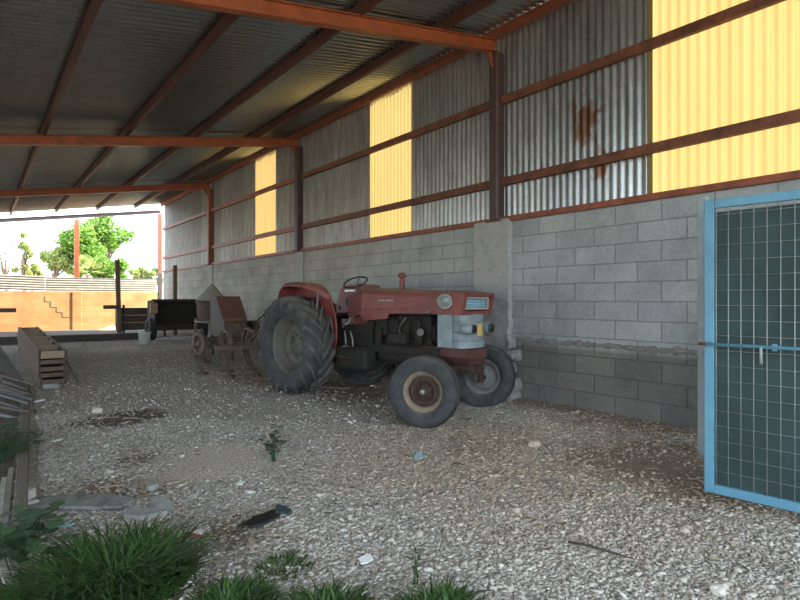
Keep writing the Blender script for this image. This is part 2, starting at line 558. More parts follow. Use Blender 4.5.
# loose stones: every stone its own grey
m, nt, b = new_mat('crushed limestone')
g = nt.nodes.new('ShaderNodeNewGeometry')
c = ramp(nt, g.outputs['Random Per Island'], [(0, (0.30, 0.265, 0.225)), (0.45, (0.44, 0.405, 0.36)), (0.8, (0.54, 0.505, 0.46)), (1, (0.66, 0.63, 0.59))])
vm = N(nt, 'ShaderNodeVectorMath', operation='DISTANCE')
nt.links.new(pos(nt), vm.inputs[0])
vm.inputs[1].default_value = (4.3, 3.2, 0.0)
ns_ = N(nt, 'ShaderNodeMath', operation='MULTIPLY_ADD')
nt.links.new(noise(nt, 1.2, 4), ns_.inputs[0])
ns_.inputs[1].default_value = -2.2
nt.links.new(vm.outputs['Value'], ns_.inputs[2])
wz = N(nt, 'ShaderNodeMapRange', **{'From Min': 0.0, 'From Max': 1.7, 'To Min': 1.0, 'To Max': 0.0})
nt.links.new(ns_.outputs[0], wz.inputs[0])
c = mixc(nt, wz.outputs[0], c, mixc(nt, 1.0, c, (1.0, 0.86, 0.72), 'MULTIPLY'))
nt.links.new(c, b.inputs['Base Color'])
b.inputs['Roughness'].default_value = 0.9
M['stone'] = m

# gravel floor
m, nt, b = new_mat('gravel floor')
p = pos(nt)
vo = N(nt, 'ShaderNodeTexVoronoi', Scale=48.0)
nt.links.new(p, vo.inputs['Vector'])
hs = nt.nodes.new('ShaderNodeSeparateColor')
nt.links.new(vo.outputs['Color'], hs.inputs[0])
c = ramp(nt, hs.outputs[0], [(0, (0.27, 0.235, 0.195)), (0.5, (0.42, 0.38, 0.335)), (0.85, (0.52, 0.48, 0.43)), (1, (0.62, 0.58, 0.53))])
at_ = N(nt, 'ShaderNodeAttribute', attribute_name='dirt')
sc_ = nt.nodes.new('ShaderNodeSeparateColor')
nt.links.new(at_.outputs['Color'], sc_.inputs[0])
nn = noise(nt, 4.5, 6, 0.75)
for ch, col in (('Red', (0.26, 0.195, 0.145)), ('Green', (0.60, 0.53, 0.45)), ('Blue', (0.12, 0.092, 0.07))):
    ad = N(nt, 'ShaderNodeMath', operation='ADD')
    nt.links.new(sc_.outputs[ch], ad.inputs[0])
    nt.links.new(nn, ad.inputs[1])
    f = ramp(nt, ad.outputs[0], [(0.78, (0, 0, 0)), (1.12, (1, 1, 1))])
    fine = ramp(nt, noise(nt, 50, 4, 0.7), [(0.3, tuple(x * 0.6 for x in col)), (0.7, tuple(x * 1.35 for x in col))])
    c = mixc(nt, f, c, fine)
c = mixc(nt, 1.0, c, ramp(nt, noise(nt, 0.8, 5, 0.6), [(0.3, (0.8, 0.79, 0.77)), (0.7, (1.1, 1.1, 1.1))]), 'MULTIPLY')
nt.links.new(c, b.inputs['Base Color'])
b.inputs['Roughness'].default_value = 0.95
inv = N(nt, 'ShaderNodeMath', operation='MULTIPLY_ADD')
nt.links.new(vo.outputs['Distance'], inv.inputs[0])
inv.inputs[1].default_value = -1.0
inv.inputs[2].default_value = 1.0
bump(nt, b, inv.outputs[0], 0.9, 0.02)
M['floor'] = m
M['earth'] = plain('dry earth', (0.30, 0.25, 0.18), 0.95, 0, 0.3, 1.2, 0.2)


# ------------------------------------------------------------------ dirt zones of the floor
ZONES = []


def zone(ch, px, py, rx, ry, amt=1.0):
    q = on_ground(px, py)
    ZONES.append((ch, q.x, q.y, rx, ry, amt))


zone(0, 655, 462, 0.7, 0.9, 0.75)
zone(0, 690, 480, 0.5, 0.7, 0.7)
zone(0, 600, 425, 0.5, 1.0, 0.55)
zone(0, 480, 440, 0.8, 0.8, 0.42)
zone(0, 560, 470, 0.9, 0.9, 0.34)
zone(0, 345, 392, 1.2, 1.5, 0.6)
zone(0, 300, 385, 1.6, 2.5, 0.42)
zone(0, 700, 540, 0.6, 0.5, 0.28)
zone(0, 110, 480, 0.35, 0.3, 0.6)
zone(0, 230, 525, 0.3, 0.3, 0.55)
zone(1, 215, 455, 0.55, 0.55, 1.0)
zone(1, 185, 468, 0.4, 0.35, 0.95)
zone(1, 150, 358, 1.8, 0.9, 0.8)
zone(1, 255, 470, 0.3, 0.3, 0.45)
zone(2, 118, 423, 0.55, 0.32, 0.85)
zone(2, 140, 455, 0.3, 0.3, 0.5)
zone(2, 145, 485, 0.35, 0.25, 0.5)
zone(2, 235, 515, 0.3, 0.25, 0.5)
zone(0, 60, 590, 1.0, 0.8, 0.6)
zone(2, 110, 575, 0.6, 0.5, 0.6)


def dirt_at(x, y):
    v = [0.0, 0.0, 0.0]
    for (ch, zx, zy, rx, ry, a) in ZONES:
        d = ((x - zx) / rx) ** 2 + ((y - zy) / ry) ** 2
        if d < 6:
            v[ch] = max(v[ch], a * math.exp(-d * 0.9))
    v[0] = max(v[0], 0.75 * sstep(5.0, 5.4, x))
    v[2] = max(v[2], 0.8 * (1 - sstep(-0.12, 0.02, x - (0.14 + 0.068 * (y - 3)))) * (1 - sstep(8.5, 10.0, y)))
    return v


# ------------------------------------------------------------------ ground and floor
def make_floor():
    x0, x1, y0, y1, st = -5.0, 5.52, -4.0, 17.05, 0.085
    nx, ny = int((x1 - x0) / st) + 1, int((y1 - y0) / st) + 1
    vs, cols = [], []
    for j in range(ny):
        y = y0 + (y1 - y0) * j / (ny - 1)
        for i in range(nx):
            x = x0 + (x1 - x0) * i / (nx - 1)
            vs.append((x, y, ground_z(x, y)))
            cols += [*dirt_at(x, y), 1.0]
    fs = [(j * nx + i, j * nx + i + 1, (j + 1) * nx + i + 1, (j + 1) * nx + i) for j in range(ny - 1) for i in range(nx - 1)]
    me = bpy.data.meshes.new('floor')
    me.from_pydata(vs, [], fs)
    at2 = me.color_attributes.new('dirt', 'FLOAT_COLOR', 'POINT')
    at2.data.foreach_set('color', cols)
    me.polygons.foreach_set('use_smooth', [True] * len(fs))
    me.materials.append(M['floor'])
    o = bpy.data.objects.new('floor', me)
    COL.objects.link(o)
    tag(o, 'pale gravel floor of the open shed with dirt and sand patches', None, None, 'structure')


make_floor()
mb = MB()
mb.add([(-90, -60, -0.12), (110, -60, -0.12), (110, 150, -0.12), (-90, 150, -0.12)], [(0, 1, 2, 3)])
mb.build('ground', M['earth'], kind='structure', label='dry earth around the shed')
mb = MB()
mb.box((0.7, 20.15, 0.12), (10.4, 6.2, 0.30), bev=0.01)
mb.build('floor_slab', M['slabfloor'], kind='structure', label='raised grey concrete slab at the far end of the shed')


def scatter_stones():
    """crushed stone lying on the floor, larger pieces first in the view"""
    n1, n2 = 78000, 46000
    Z = np.concatenate([np.sqrt(RNG.uniform(2.1 ** 2, 6.2 ** 2, n1)), np.sqrt(RNG.uniform(6.2 ** 2, 14.5 ** 2, n2))])
    X = Z * RNG.uniform(-0.80, 0.80, n1 + n2)
    x = SY * Z + CY * X
    y = CY * Z - SY * X
    s = np.exp(RNG.normal(math.log(0.0080), 0.36, n1 + n2))
    s[n1:] *= 1.3
    s *= np.where(RNG.random(n1 + n2) < 0.02, 1.8, 1.0)
    keep = (x > 0.32 + 0.066 * (y - 4)) & (x < 5.46) & (y < 16.6)
    x, y, s = x[keep], y[keep], s[keep]
    keep = np.ones(len(x), bool)
    zz = np.zeros(len(x))
    for i in range(len(x)):
        d = dirt_at(x[i], y[i])
        nz = mnoise.noise(Vector((x[i] * 1.5, y[i] * 1.5, 1.0))) * 0.35
        if RNG.random() < 1.25 * max(d[0] + nz * 0.5, d[1] + nz * 0.5, d[2] + nz * 0.3) - 0.05:
            keep[i] = False
        zz[i] = ground_z(x[i], y[i])
    x, y, s, zz = x[keep], y[keep], s[keep], zz[keep]
    n = len(x)
    base = np.array([(a, b_, c_) for a in (-1, 1) for b_ in (-1, 1) for c_ in (-1, 1)], float)
    V = base[None] * RNG.uniform(0.45, 1.1, (n, 8, 3)) * (RNG.uniform(0.6, 1.35, (n, 1, 3)) * np.array([1, 1, 0.5]))
    an = RNG.uniform(0, 2 * PI, n)
    ca, sa = np.cos(an)[:, None], np.sin(an)[:, None]
    tl = RNG.normal(0, 0.35, n)[:, None]
    Vx = V[..., 0] * ca - V[..., 1] * sa
    Vy = V[..., 0] * sa + V[..., 1] * ca
    Vz = V[..., 2] + Vx * tl
    P = np.stack([Vx * s[:, None] + x[:, None], Vy * s[:, None] + y[:, None], Vz * s[:, None] + (zz + s * 0.10)[:, None]], -1).reshape(-1, 3)
    q = np.array([(0, 1, 3, 2), (4, 6, 7, 5), (0, 4, 5, 1), (2, 3, 7, 6), (0, 2, 6, 4), (1, 5, 7, 3)])
    F = (q[None] + (np.arange(n) * 8)[:, None, None]).reshape(-1)
    me = bpy.data.meshes.new('gravel')
    me.vertices.add(len(P))
    me.vertices.foreach_set('co', P.reshape(-1))
    me.loops.add(len(F))
    me.loops.foreach_set('vertex_index', F.astype(np.int32))
    me.polygons.add(len(F) // 4)
    me.polygons.foreach_set('loop_start', np.arange(0, len(F), 4, dtype=np.int32))
    me.update(calc_edges=True)
    me.materials.append(M['stone'])
    o = bpy.data.objects.new('gravel', me)
    COL.objects.link(o)
    tag(o, 'loose pale crushed stone covering the shed floor', 'gravel', None, 'stuff')


scatter_stones()

# ------------------------------------------------------------------ block wall, pilasters, ledge
WX = 5.5
Y_END = 21.6
mb = MB()
mb.box((WX + 0.1, (Y_END - 5) / 2, 1.12), (0.2, Y_END + 5, 2.5))  # carried on unseen behind the camera to keep the sun out
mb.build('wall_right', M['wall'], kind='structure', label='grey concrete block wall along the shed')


def rough_block(mb, lo, hi, axis_up=2, amp=0.012, nu=4, nv=14, seed=0):
    """upright slab with ragged vertical edges (facing -X)"""
    vs, fs = [], []
    for j in range(nv + 1):
        z = lo[2] + (hi[2] - lo[2]) * j / nv
        for i in range(nu + 1):
            y = lo[1] + (hi[1] - lo[1]) * i / nu
            e = amp * 2.2 if i in (0, nu) else amp * 0.5
            dy = e * mnoise.noise(Vector((i * 7.0, z * 9 + seed, 1)))
            dx = amp * mnoise.noise(Vector((y * 8 + seed, z * 6, 5)))
            vs.append((lo[0] + dx, y + dy, z + (amp * 1.5 * mnoise.noise(Vector((y * 10, seed, 2))) if j == nv else 0)))
    for j in range(nv):
        for i in range(nu):
            a = j * (nu + 1) + i
            fs.append((a, a + 1, a + nu + 2, a + nu + 1))
    o = len(vs)
    # back copy for thickness
    back = [(hi[0], v[1], v[2]) for v in vs]
    fb = [tuple(k + o for k in f[::-1]) for f in fs]
    rim = []
    border = [i for i in range(nu + 1)] + [(j + 1) * (nu + 1) - 1 for j in range(1, nv + 1)] + [nv * (nu + 1) + i for i in range(nu - 1, -1, -1)] + [j * (nu + 1) for j in range(nv - 1, 0, -1)]
    for k in range(len(border)):
        a, b_ = border[k], border[(k + 1) % len(border)]
        rim.append((a, a + o, b_ + o, b_))
    mb.add(vs + back, fs + fb + rim)


POST_Y = [5.06, 10.72, 16.34]
for k, (py_, w_) in enumerate([(5.12, 0.62), (10.72, 0.36), (16.34, 0.34)]):
    mb = MB()
    rough_block(mb, (WX - (0.075 if k == 0 else 0.03), py_ - w_ / 2, 0.0), (WX + 0.05, py_ + w_ / 2, 2.40), seed=k * 13, nv=40 if k == 0 else 14, amp=0.02 if k == 0 else 0.01)
    mb.build('trim_%d' % (k + 1), M['concrete'], kind='structure', label='rough concrete pilaster in the block wall')

# crumbly mortar ledge above the dirty lower courses
mb = MB()
vs, fs = [], []
n = 220
for i in range(n + 1):
    y = 0.2 + (4.82 - 0.2) * i / n
    h = 0.022 + 0.045 * abs(mnoise.noise(Vector((y * 8, 0, 0)))) + 0.016 * mnoise.noise(Vector((y * 22, 3, 0)))
    d = 0.025 + 0.022 * mnoise.noise(Vector((y * 13, 7, 0)))
    zc = 0.845 + 0.012 * mnoise.noise(Vector((y * 2.5, 2, 4)))
    vs += [(WX + 0.01, y, zc - h), (WX - d * 0.6, y, zc - h), (WX - d, y, zc - h * 0.2), (WX - d * 0.6, y, zc + h * 0.8), (WX + 0.01, y, zc + h)]
for i in range(n):
    for k in range(4):
        a = i * 5 + k
        fs.append((a, a + 5, a + 6, a + 1))
mb.add(vs, fs)
mb.build('trim_4', M['mortar'], kind='structure', label='ragged mortar ledge along the lower block courses')

# ------------------------------------------------------------------ cladding above the block wall
SHZ0, SHZ1 = 2.36, 4.86
PITCH = 0.0945


def clad(name, y0, y1, mat, label, cat, group, amp=0.017, x=WX + 0.055, parts=True):
    mb = MB()
    corrugated(mb, (x, y0, SHZ0), (0, 1, 0), y1 - y0, (0, 0, 1), SHZ1 - SHZ0, (1, 0, 0), PITCH, amp, 8)
    return mb.build(name, mat, None, label, cat, group, fix=False)


clad('metal_cladding', -5.0, 1.30, M['zinc'], 'grey corrugated sheeting above the blue gate end of the wall', 'wall sheeting', 'grey wall sheeting')  # out of view, extends the wall's sun block behind the camera
clad('translucent_panel', 1.24, 3.03, M['yellow'], 'widest yellow translucent wall panel, above the blue gate', 'panel', 'yellow translucent panels', 0.017, WX + 0.058)
clad('metal_cladding', 2.97, 6.96, M['zinc'], 'grey corrugated sheeting with rust streaks beside the post above the tractor', 'wall sheeting', 'grey wall sheeting')
clad('translucent_panel', 6.91, 8.18, M['yellow'], 'tall yellow translucent wall panel above the tractor rear wheel', 'panel', 'yellow translucent panels', 0.017, WX + 0.058)
clad('metal_cladding', 8.12, 12.02, M['zinc_old'], 'grey corrugated sheeting between the two smaller yellow panels', 'wall sheeting', 'grey wall sheeting')
clad('translucent_panel', 11.97, 13.25, M['yellow'], 'smallest-looking yellow wall panel above the cone-topped drum', 'panel', 'yellow translucent panels', 0.017, WX + 0.058)
clad('metal_cladding', 13.20, Y_END, M['zinc_old'], 'dull grey corrugated sheeting beside the open far end', 'wall sheeting', 'grey wall sheeting')

# ------------------------------------------------------------------ steel frame
SLOPE = 0.163


def purlin_z(x):
    return 4.77 - SLOPE * (5.42 - x)


def ibeam(mb, p0, p1, h, w, tf=0.012, tw=0.009):
    p0, p1 = Vector(p0), Vector(p1)
    d = (p1 - p0).normalized()
    side = d.cross(Vector((0, 0, 1))).normalized()
    up = side.cross(d)
    a, b_, c_ = w / 2, h / 2, tw / 2
    poly = [(-a, -b_), (a, -b_), (a, -b_ + tf), (c_, -b_ + tf), (c_, b_ - tf), (a, b_ - tf), (a, b_), (-a, b_), (-a, b_ - tf), (-c_, b_ - tf), (-c_, -b_ + tf), (-a, -b_ + tf)]
    mb.prism(poly, p0, side, up, p1 - p0)


XL = -9.0  # unseen open-side edge of roof and beams, stretched out to cut side light
post_labels = ['dark brown steel post standing on the wide pilaster beside the tractor nose',
               'dark steel post between the two smaller yellow panels',
               'reddish steel post above the cone-topped drum, before the open end']
for k, y in enumerate(POST_Y):
    r = thing('steel_post', (WX - 0.02, y, 2.38), post_labels[k], 'post', 'steel wall posts')
    mb = MB()
    mb.box((WX - 0.02, y, 3.50), (0.16, 0.165, 2.22), bev=0.025)
    mb.build('shaft', M['post'] if k < 2 else M['sill'], r)
    mb = MB()
    mb.box((WX - 0.02, y, 2.388), (0.2, 0.24, 0.02))
    for sx in (-0.07, 0.07):
        for sy in (-0.095, 0.095):
            mb.cyl((WX - 0.02 + sx, y + sy, 2.39), (WX - 0.02 + sx, y + sy, 2.42), 0.012, seg=6)
    mb.build('base_plate', M['rust'], r)
    mb = MB()
    mb.prism([(0, 0), (0.16, 0.16 * SLOPE + 0.02), (0.0, -0.2)], (WX - 0.10, y - 0.006, 4.60), (-1, 0, 0), (0, 0, 1), (0, 0.012, 0))
    mb.build('gusset_plate', M['sill'], r)

beam_labels = ['bright orange roof beam meeting the post above the tractor nose',
               'orange brown roof beam meeting the post between the smaller yellow panels',
               'thin-looking orange roof beam just before the open end of the shed']
for k, y in enumerate(POST_Y):
    mb = MB()
    z1 = 4.70
    ibeam(mb, (XL, y, z1 - SLOPE * (5.45 - XL)), (5.45, y, z1), 0.16, 0.10)
    mb.build('roof_beam', M['primer'], None, beam_labels[k], 'beam', 'sloping roof beams')

pur_x = [5.40, 4.50, 3.30, 2.10, 0.88, -0.34, -1.55]
pur_names = ['eave purlin running along the top of the wall sheeting', 'roof purlin one step in from the eave purlin', 'roof purlin two steps in from the eave purlin',
             'roof purlin three steps in from the eave purlin', 'roof purlin four steps in from the eave purlin, above the crate stack',
             'roof purlin five steps in from the eave purlin', 'roof purlin six steps in from the eave purlin']
for k, x in enumerate(pur_x):
    mb = MB()
    z = purlin_z(x)
    h, w, t = 0.12, 0.05, 0.006
    poly = [(0, 0), (w, 0), (w, t), (t, t), (t, h - t), (w, h - t), (w, h), (0, h)]
    mb.prism(poly, (x - 0.025, -1.3, z), (1, 0, -SLOPE * 0 + 0), (0, 0, 1), (0, Y_END - 0.15 + 1.3, 0))
    mb.build('roof_purlin', M['purlin'] if k else M['sill'], None, pur_names[k], 'purlin', 'roof purlins')

spans = [(-5.0, 5.01), (5.19, 10.63), (10.81, 16.25), (16.43, Y_END)]
span_txt = ['over the blue gate and beside the tractor', 'behind the tractor', 'above the drum and hopper', 'in the bay next to the open end']
for (y0, y1), tx in zip(spans, span_txt):
    for z, nm in ((3.97, 'upper'), (2.90, 'lower')):
        mb = MB()
        poly = [(0, 0), (0.055, 0), (0.055, 0.006), (0.006, 0.006), (0.006, 0.094), (0.055, 0.094), (0.055, 0.10), (0, 0.10)]
        mb.prism(poly, (WX - 0.03, y0, z - 0.05), (1, 0, 0), (0, 0, 1), (0, y1 - y0, 0))
        mb.build('wall_girt', M['rust'] if y0 < 9 else M['sill'], None, '%s rusty girt across the wall sheeting %s' % (nm, tx), 'girt', 'wall girts')
    mb = MB()
    mb.prism([(0, 0), (0.07, 0), (0.07, 0.005), (0.005, 0.005), (0.005, 0.065), (0, 0.065)], (WX - 0.035, y0, 2.372), (1, 0, 0), (0, 0, 1), (0, y1 - y0, 0))
    mb.build('sill_channel', M['sill'], None, 'red brown sill angle topping the blocks %s' % tx, 'channel', 'sill channels')

# roof: ridges run down the slope
mb = MB()
z_top = purlin_z(5.40) + 0.12 + 0.022
sl = Vector((-1, 0, -SLOPE)).normalized()
nn_ = Vector((-SLOPE, 0, 1)).normalized()
corrugated(mb, (5.75, -1.3, z_top + 0.35 * SLOPE), (0, 1, 0), Y_END + 1.3, sl, (5.75 - XL) / abs(sl.x) + 0.2, nn_, PITCH * 1.15, 0.023, 8)
mb.build('ceiling', M['roof'], kind='structure', label='dark corrugated zinc roof', fix=False)

# ------------------------------------------------------------------ open far end
EY = 23.2
mb = MB()
mb.box((0.70, EY + 0.1, 0.82), (10.0, 0.2, 1.69))
ew = mb.build('wall_end', M['endwall'], kind='structure', label='orange block wall closing the far end')
mb = MB()
mb.box((2.93, EY + 0.02, 0.85), (0.30, 0.10, 1.62), bev=0.008)
mb.build('pilaster', M['endwall'], ew)
mb = MB()
st = [(1.95, 1.50), (1.95, 1.30), (2.12, 1.30), (2.12, 1.10), (2.30, 1.10), (2.30, 0.92), (2.48, 0.92), (2.48, 0.74), (2.7, 0.74)]
for a, b_ in zip(st[:-1], st[1:]):
    mb.bar((a[0], EY + 0.0, a[1]), (b_[0], EY + 0.0, b_[1]), 0.012, 0.022, up=(0, 1, 0))
mb.build('crack', M['mortar'], ew)

mb = MB()
corrugated(mb, (1.956, EY + 0.006, 1.667), (0, 0, 1), 0.50, (1, 0, 0), 3.72, (0, 1, 0), 0.085, 0.007, 8, 2)
mb.build('fibre_cement_sheet', M['fibre'], None, 'longer pale corrugated sheet lying along the orange wall top by the corner', 'sheet', 'pale corrugated sheets on the end wall', fix=False)
mb = MB()
d_ = Vector((-1, 0, 0.025)).normalized()
corrugated(mb, (1.95, EY + 0.004, 1.668), (0, 0, 1), 0.52, d_, 4.5, (0, 1, 0), 0.085, 0.007, 8, 2)
mb.build('fibre_cement_sheet', M['fibre'], None, 'tilted pale corrugated sheet next to its longer neighbour on the orange wall', 'sheet', 'pale corrugated sheets on the end wall', fix=False)

mb = MB()
ibeam(mb, (-4.6, EY + 0.05, 4.85 - 0.155 * (5.79 + 4.6)), (5.82, EY + 0.05, 4.85), 0.13, 0.09)
mb.build('end_beam', M['post'], None, 'dark sloping beam across the open end below the sky', 'beam')
mb = MB()
mb.box((2.93, EY + 0.09, 2.974), (0.15, 0.13, 2.612), bev=0.01)
mb.build('end_post', M['primer'], None, 'sunlit orange post rising from the end wall in front of the trees', 'post')
r = thing('corner_post', (5.80, EY + 0.05, -0.05), 'slim dark post at the corner of the open end', 'post')
mb = MB()
mb.box((5.80, EY + 0.05, 3.58), (0.14, 0.12, 2.36), bev=0.01)
mb.build('upper_shaft', M['sill'], r)
mb = MB()
mb.box((5.80, EY + 0.05, 1.17), (0.15, 0.13, 2.46), bev=0.01)
mb.build('lower_shaft', M['post'], r)

# sand heap and broken pale slab in the sun beyond the roof edge
c0 = at(113, 331, 20.2)
mb = MB()
vs, fs = [], []
nr, ns = 7, 22
for i in range(nr + 1):
    rr = i / nr
    for k in range(ns):
        an = 2 * PI * k / ns
        q = 1 + 0.15 * mnoise.noise(Vector((math.cos(an) * 2, math.sin(an) * 2, 4)))
        vs.append((c0.x + 0.5 * rr * q * math.cos(an), 22.55 + 0.4 * rr * q * math.sin(an), 0.26 + 0.17 * (1 - rr) ** 1.2 + 0.01 * mnoise.noise(Vector((rr * 9, an * 3, 0)))))
for i in range(nr):
    for k in range(ns):
        k2 = (k + 1) % ns
        fs.append((i * ns + k, i * ns + k2, (i + 1) * ns + k2, (i + 1) * ns + k))
mb.add(vs, fs, True)
mb.build('sand_heap', M['sand'], None, 'small sunlit sand heap at the foot of the orange wall', 'sand heap')
mb = MB()
mb.box((c0.x + 0.95, 22.35, 0.32), (0.9, 0.5, 0.10), Matrix.Rotation(0.1, 3, 'Y'), 0.02)
mb.build('broken_slab', M['cone'], None, 'pale sunlit broken slab beside the sand heap', 'slab')

# sleeper across the floor and bits of wood at the far end
mb = MB()
mb.box((1.95, 16.9, 0.30), (3.5, 0.2, 0.26), Matrix.Rotation(math.radians(-1.2), 3, 'Z'), 0.015)
mb.build('timber_sleeper', M['darkwood'], None, 'long dark timber lying across the floor before the concrete slab', 'timber')
mb = MB()
mb.box((-1.9, 16.95, 0.31), (3.9, 0.2, 0.28), Matrix.Rotation(math.radians(1.0), 3, 'Z'), 0.015)
mb.build('timber_sleeper', M['darkwood'], None, 'second dark timber continuing past the crate stack across the floor', 'timber')

q = at(119.5, 333, 17.6)
mb = MB()
mb.bar((q.x, q.y, 0.2), (q.x - 0.06, q.y + 0.05, 2.62), 0.13, 0.10, up=(0, 1, 0), bev=0.008)
mb.build('wooden_post', M['oldwood'], None, 'leaning grey wooden post in front of the orange wall', 'post')
q2 = at(175, 330, 17.1)
mb = MB()
mb.box((q2.x, q2.y, 1.32), (0.11, 0.11, 2.2), bev=0.008)
mb.build('wooden_post', M['oldwood'], None, 'upright wooden post standing behind the dark trailer by the block wall', 'post')
r = thing('board_fence', (q.x + 0.5, q.y + 0.1, 0.27), 'low dark board panel between the leaning post and the trailer', 'fence')
mb = MB()
for i in range(3):
    mb.box((q.x + 0.48, q.y + 0.12, 0.50 + i * 0.24), (1.15, 0.04, 0.237), bev=0.004)
mb.build('boards', M['darkwood'], r)
mb = MB()
mb.box((q.x - 0.22, q.y - 0.06, 1.13), (0.5, 0.05, 0.12), bev=0.006)
mb.build('rail', M['darkwood'], r)
for sx in (0.15, 0.95):
    mb = MB()
    mb.box((q.x + sx, q.y + 0.17, 0.72), (0.07, 0.06, 0.95))
    mb.build('stake', M['darkwood'], r)
q3 = at(2, 311, 18.4)
mb = MB()
mb.box((q3.x - 0.45, 22.9, q3.z + 0.02), (1.7, 0.1, 0.14), bev=0.006)
for sx in (-1.15, 0.2):
    mb.box((q3.x - 0.45 + sx, 22.95, (q3.z + 0.24) / 2), (0.08, 0.08, q3.z - 0.2))
mb.build('plank_rail', M['darkwood'], None, 'short dark plank on stakes in front of the orange wall, above the crates', 'plank')

# ------------------------------------------------------------------ trailer
def lathe_wheel(r, c, axis, R, W, rim_r, tyre_mat, rim_mat, hub_mat, name='wheel', lugs=0, lug_h=0.03, dish=0.05, ribs=True, seg=44, depth=None, nar=1.0):
    """a wheel part with tyre, rim and hub sub-parts"""
    ax = Vector(axis).normalized()
    c = Vector(c)
    w = W / 2
    th = R - rim_r
    prof = [(rim_r, -w * 0.62), (rim_r + th * 0.12, -w * 0.80), (rim_r + th * 0.38, -w * 0.98), (rim_r + th * 0.62, -w), (rim_r + th * 0.82, -w * 0.94), (R - th * 0.05, -w * 0.74)]
    if ribs:
        g = 0.018
        for a in (-0.5, -0.17, 0.17, 0.5):
            prof += [(R, w * (a - 0.06)), (R - g, w * (a - 0.03)), (R - g, w * (a + 0.03)), (R, w * (a + 0.06))]
    else:
        prof += [(R - th * 0.01, -w * 0.4), (R, 0.0), (R - th * 0.01, w * 0.4)]
    prof += [(R - th * 0.05, w * 0.74), (rim_r + th * 0.82, w * 0.94), (rim_r + th * 0.62, w), (rim_r + th * 0.38, w * 0.98), (rim_r + th * 0.12, w * 0.80), (rim_r, w * 0.62)]
    wh = thing(name, (0, 0, 0), None, None)
    wh.parent = r
    wh.location = c - parent_origin(r)
    ORIGIN[wh.name] = c - parent_origin(r)
    mb = MB()
    mb.lathe(prof, c, ax, seg, closed=True)
    ty = mb.build('tyre', tyre_mat, wh)
    if lugs:
        mb = MB()
        a_ = ax.cross(Vector((0, 0, 1))).normalized()
        b_ = ax.cross(a_)

        def pt(ang, rad, lat):
            return c + (a_ * math.cos(ang) + b_ * math.sin(ang)) * rad + ax * lat
        for side in (-1, 1):
            for k in range(lugs):
                a0 = 2 * PI * (k + (0.5 if side > 0 else 0)) / lugs
                secs = []
                for s_, rr, dr in ((-0.06, R - 0.008, lug_h), (0.35, R - 0.010, lug_h), (0.72, R - 0.02, lug_h), (0.97, R - th * 0.17, lug_h * 0.9), (1.03, R - th * 0.36, lug_h * 0.45)):
                    am = a0 + s_ * 0.46
                    hw = 0.055 * (0.62 / R)
                    lat = side * w * s_
                    n_out = 0.35 * lug_h * side if s_ > 0.9 else 0
                    secs.append([pt(am - hw * 1.25, rr - 0.012, lat), pt(am - hw * 0.8, rr + dr, lat + n_out), pt(am + hw * 0.8, rr + dr, lat + n_out), pt(am + hw * 1.25, rr - 0.012, lat)])
                vs = [p for s in secs for p in s]
                fs = []
                for i in range(len(secs) - 1):
                    for j in range(4):
                        j2 = (j + 1) % 4
                        fs.append((i * 4 + j, i * 4 + j2, i * 4 + 4 + j2, i * 4 + 4 + j))
                fs += [(0, 1, 2, 3), tuple(len(vs) - 4 + t for t in (3, 2, 1, 0))]
                mb.add(vs, fs)
        mb.build('tread', M['tread'], wh)
    mb = MB()
    rr = rim_r
    dp = dish * 0.2 if depth is None else depth
    mb.lathe([(rr + 0.012, -w * 0.66), (rr + 0.012, -w * 0.58), (rr - 0.02 * nar, -w * 0.56), (rr - 0.035 * nar, -w * 0.30), (rr - 0.05 * nar, -w * 0.25), (rr - 0.055 * nar, dp), (rr - 0.075 * nar, dp)], c, -ax, seg)
    mb.lathe([(rr - 0.06, dp), (rr - 0.05, w * 0.3), (rr - 0.02, w * 0.56), (rr + 0.012, w * 0.58), (rr + 0.012, w * 0.66)], c, -ax, seg)
    mb.build('rim', rim_mat, wh)
    mb = MB()
    mb.lathe([(rr - 0.058, dp), (rr * 0.72, dp), (rr * 0.69, dp - 0.035), (rr * 0.55, dp - 0.04), (rr * 0.52, dp - 0.005), (rr * 0.42, dp), (0.0, dp)] if depth is not None else [(rr - 0.058 * nar, dp), (rr * 0.66, dish), (rr * 0.60, dish * 0.8), (rr * 0.52, dish * 0.3), (rr * 0.42, dp), (0.0, dp)], c, -ax, seg)
    mb.build('wheel_disc', hub_mat, wh)
    mb = MB()
    h0 = dp
    mb.lathe([(rr * 0.44, h0), (rr * 0.43, h0 - 0.012), (rr * 0.30, h0 - 0.02), (rr * 0.26, h0 - 0.05), (rr * 0.14, h0 - 0.055), (rr * 0.13, h0 - 0.075), (0, h0 - 0.078)], c, -ax, 24)
    a_ = ax.cross(Vector((0, 0, 1))).normalized()
    b_ = ax.cross(a_)
    for k in range(8):
        an = 2 * PI * k / 8
        p = c + (a_ * math.cos(an) + b_ * math.sin(an)) * rr * 0.36 - ax * (h0 - 0.015)
        mb.cyl(p, p + ax * 0.03, 0.013 * rr / 0.25, seg=6)
    mb.build('hub', hub_mat, wh)
    mb = MB()
    mb.lathe([(rr * 0.13, h0 - 0.07), (rr * 0.12, h0 - 0.09), (0, h0 - 0.095)], c, -ax, 16)
    mb.build('hub_cap', M['steel'] if ribs else hub_mat, wh)
    return wh


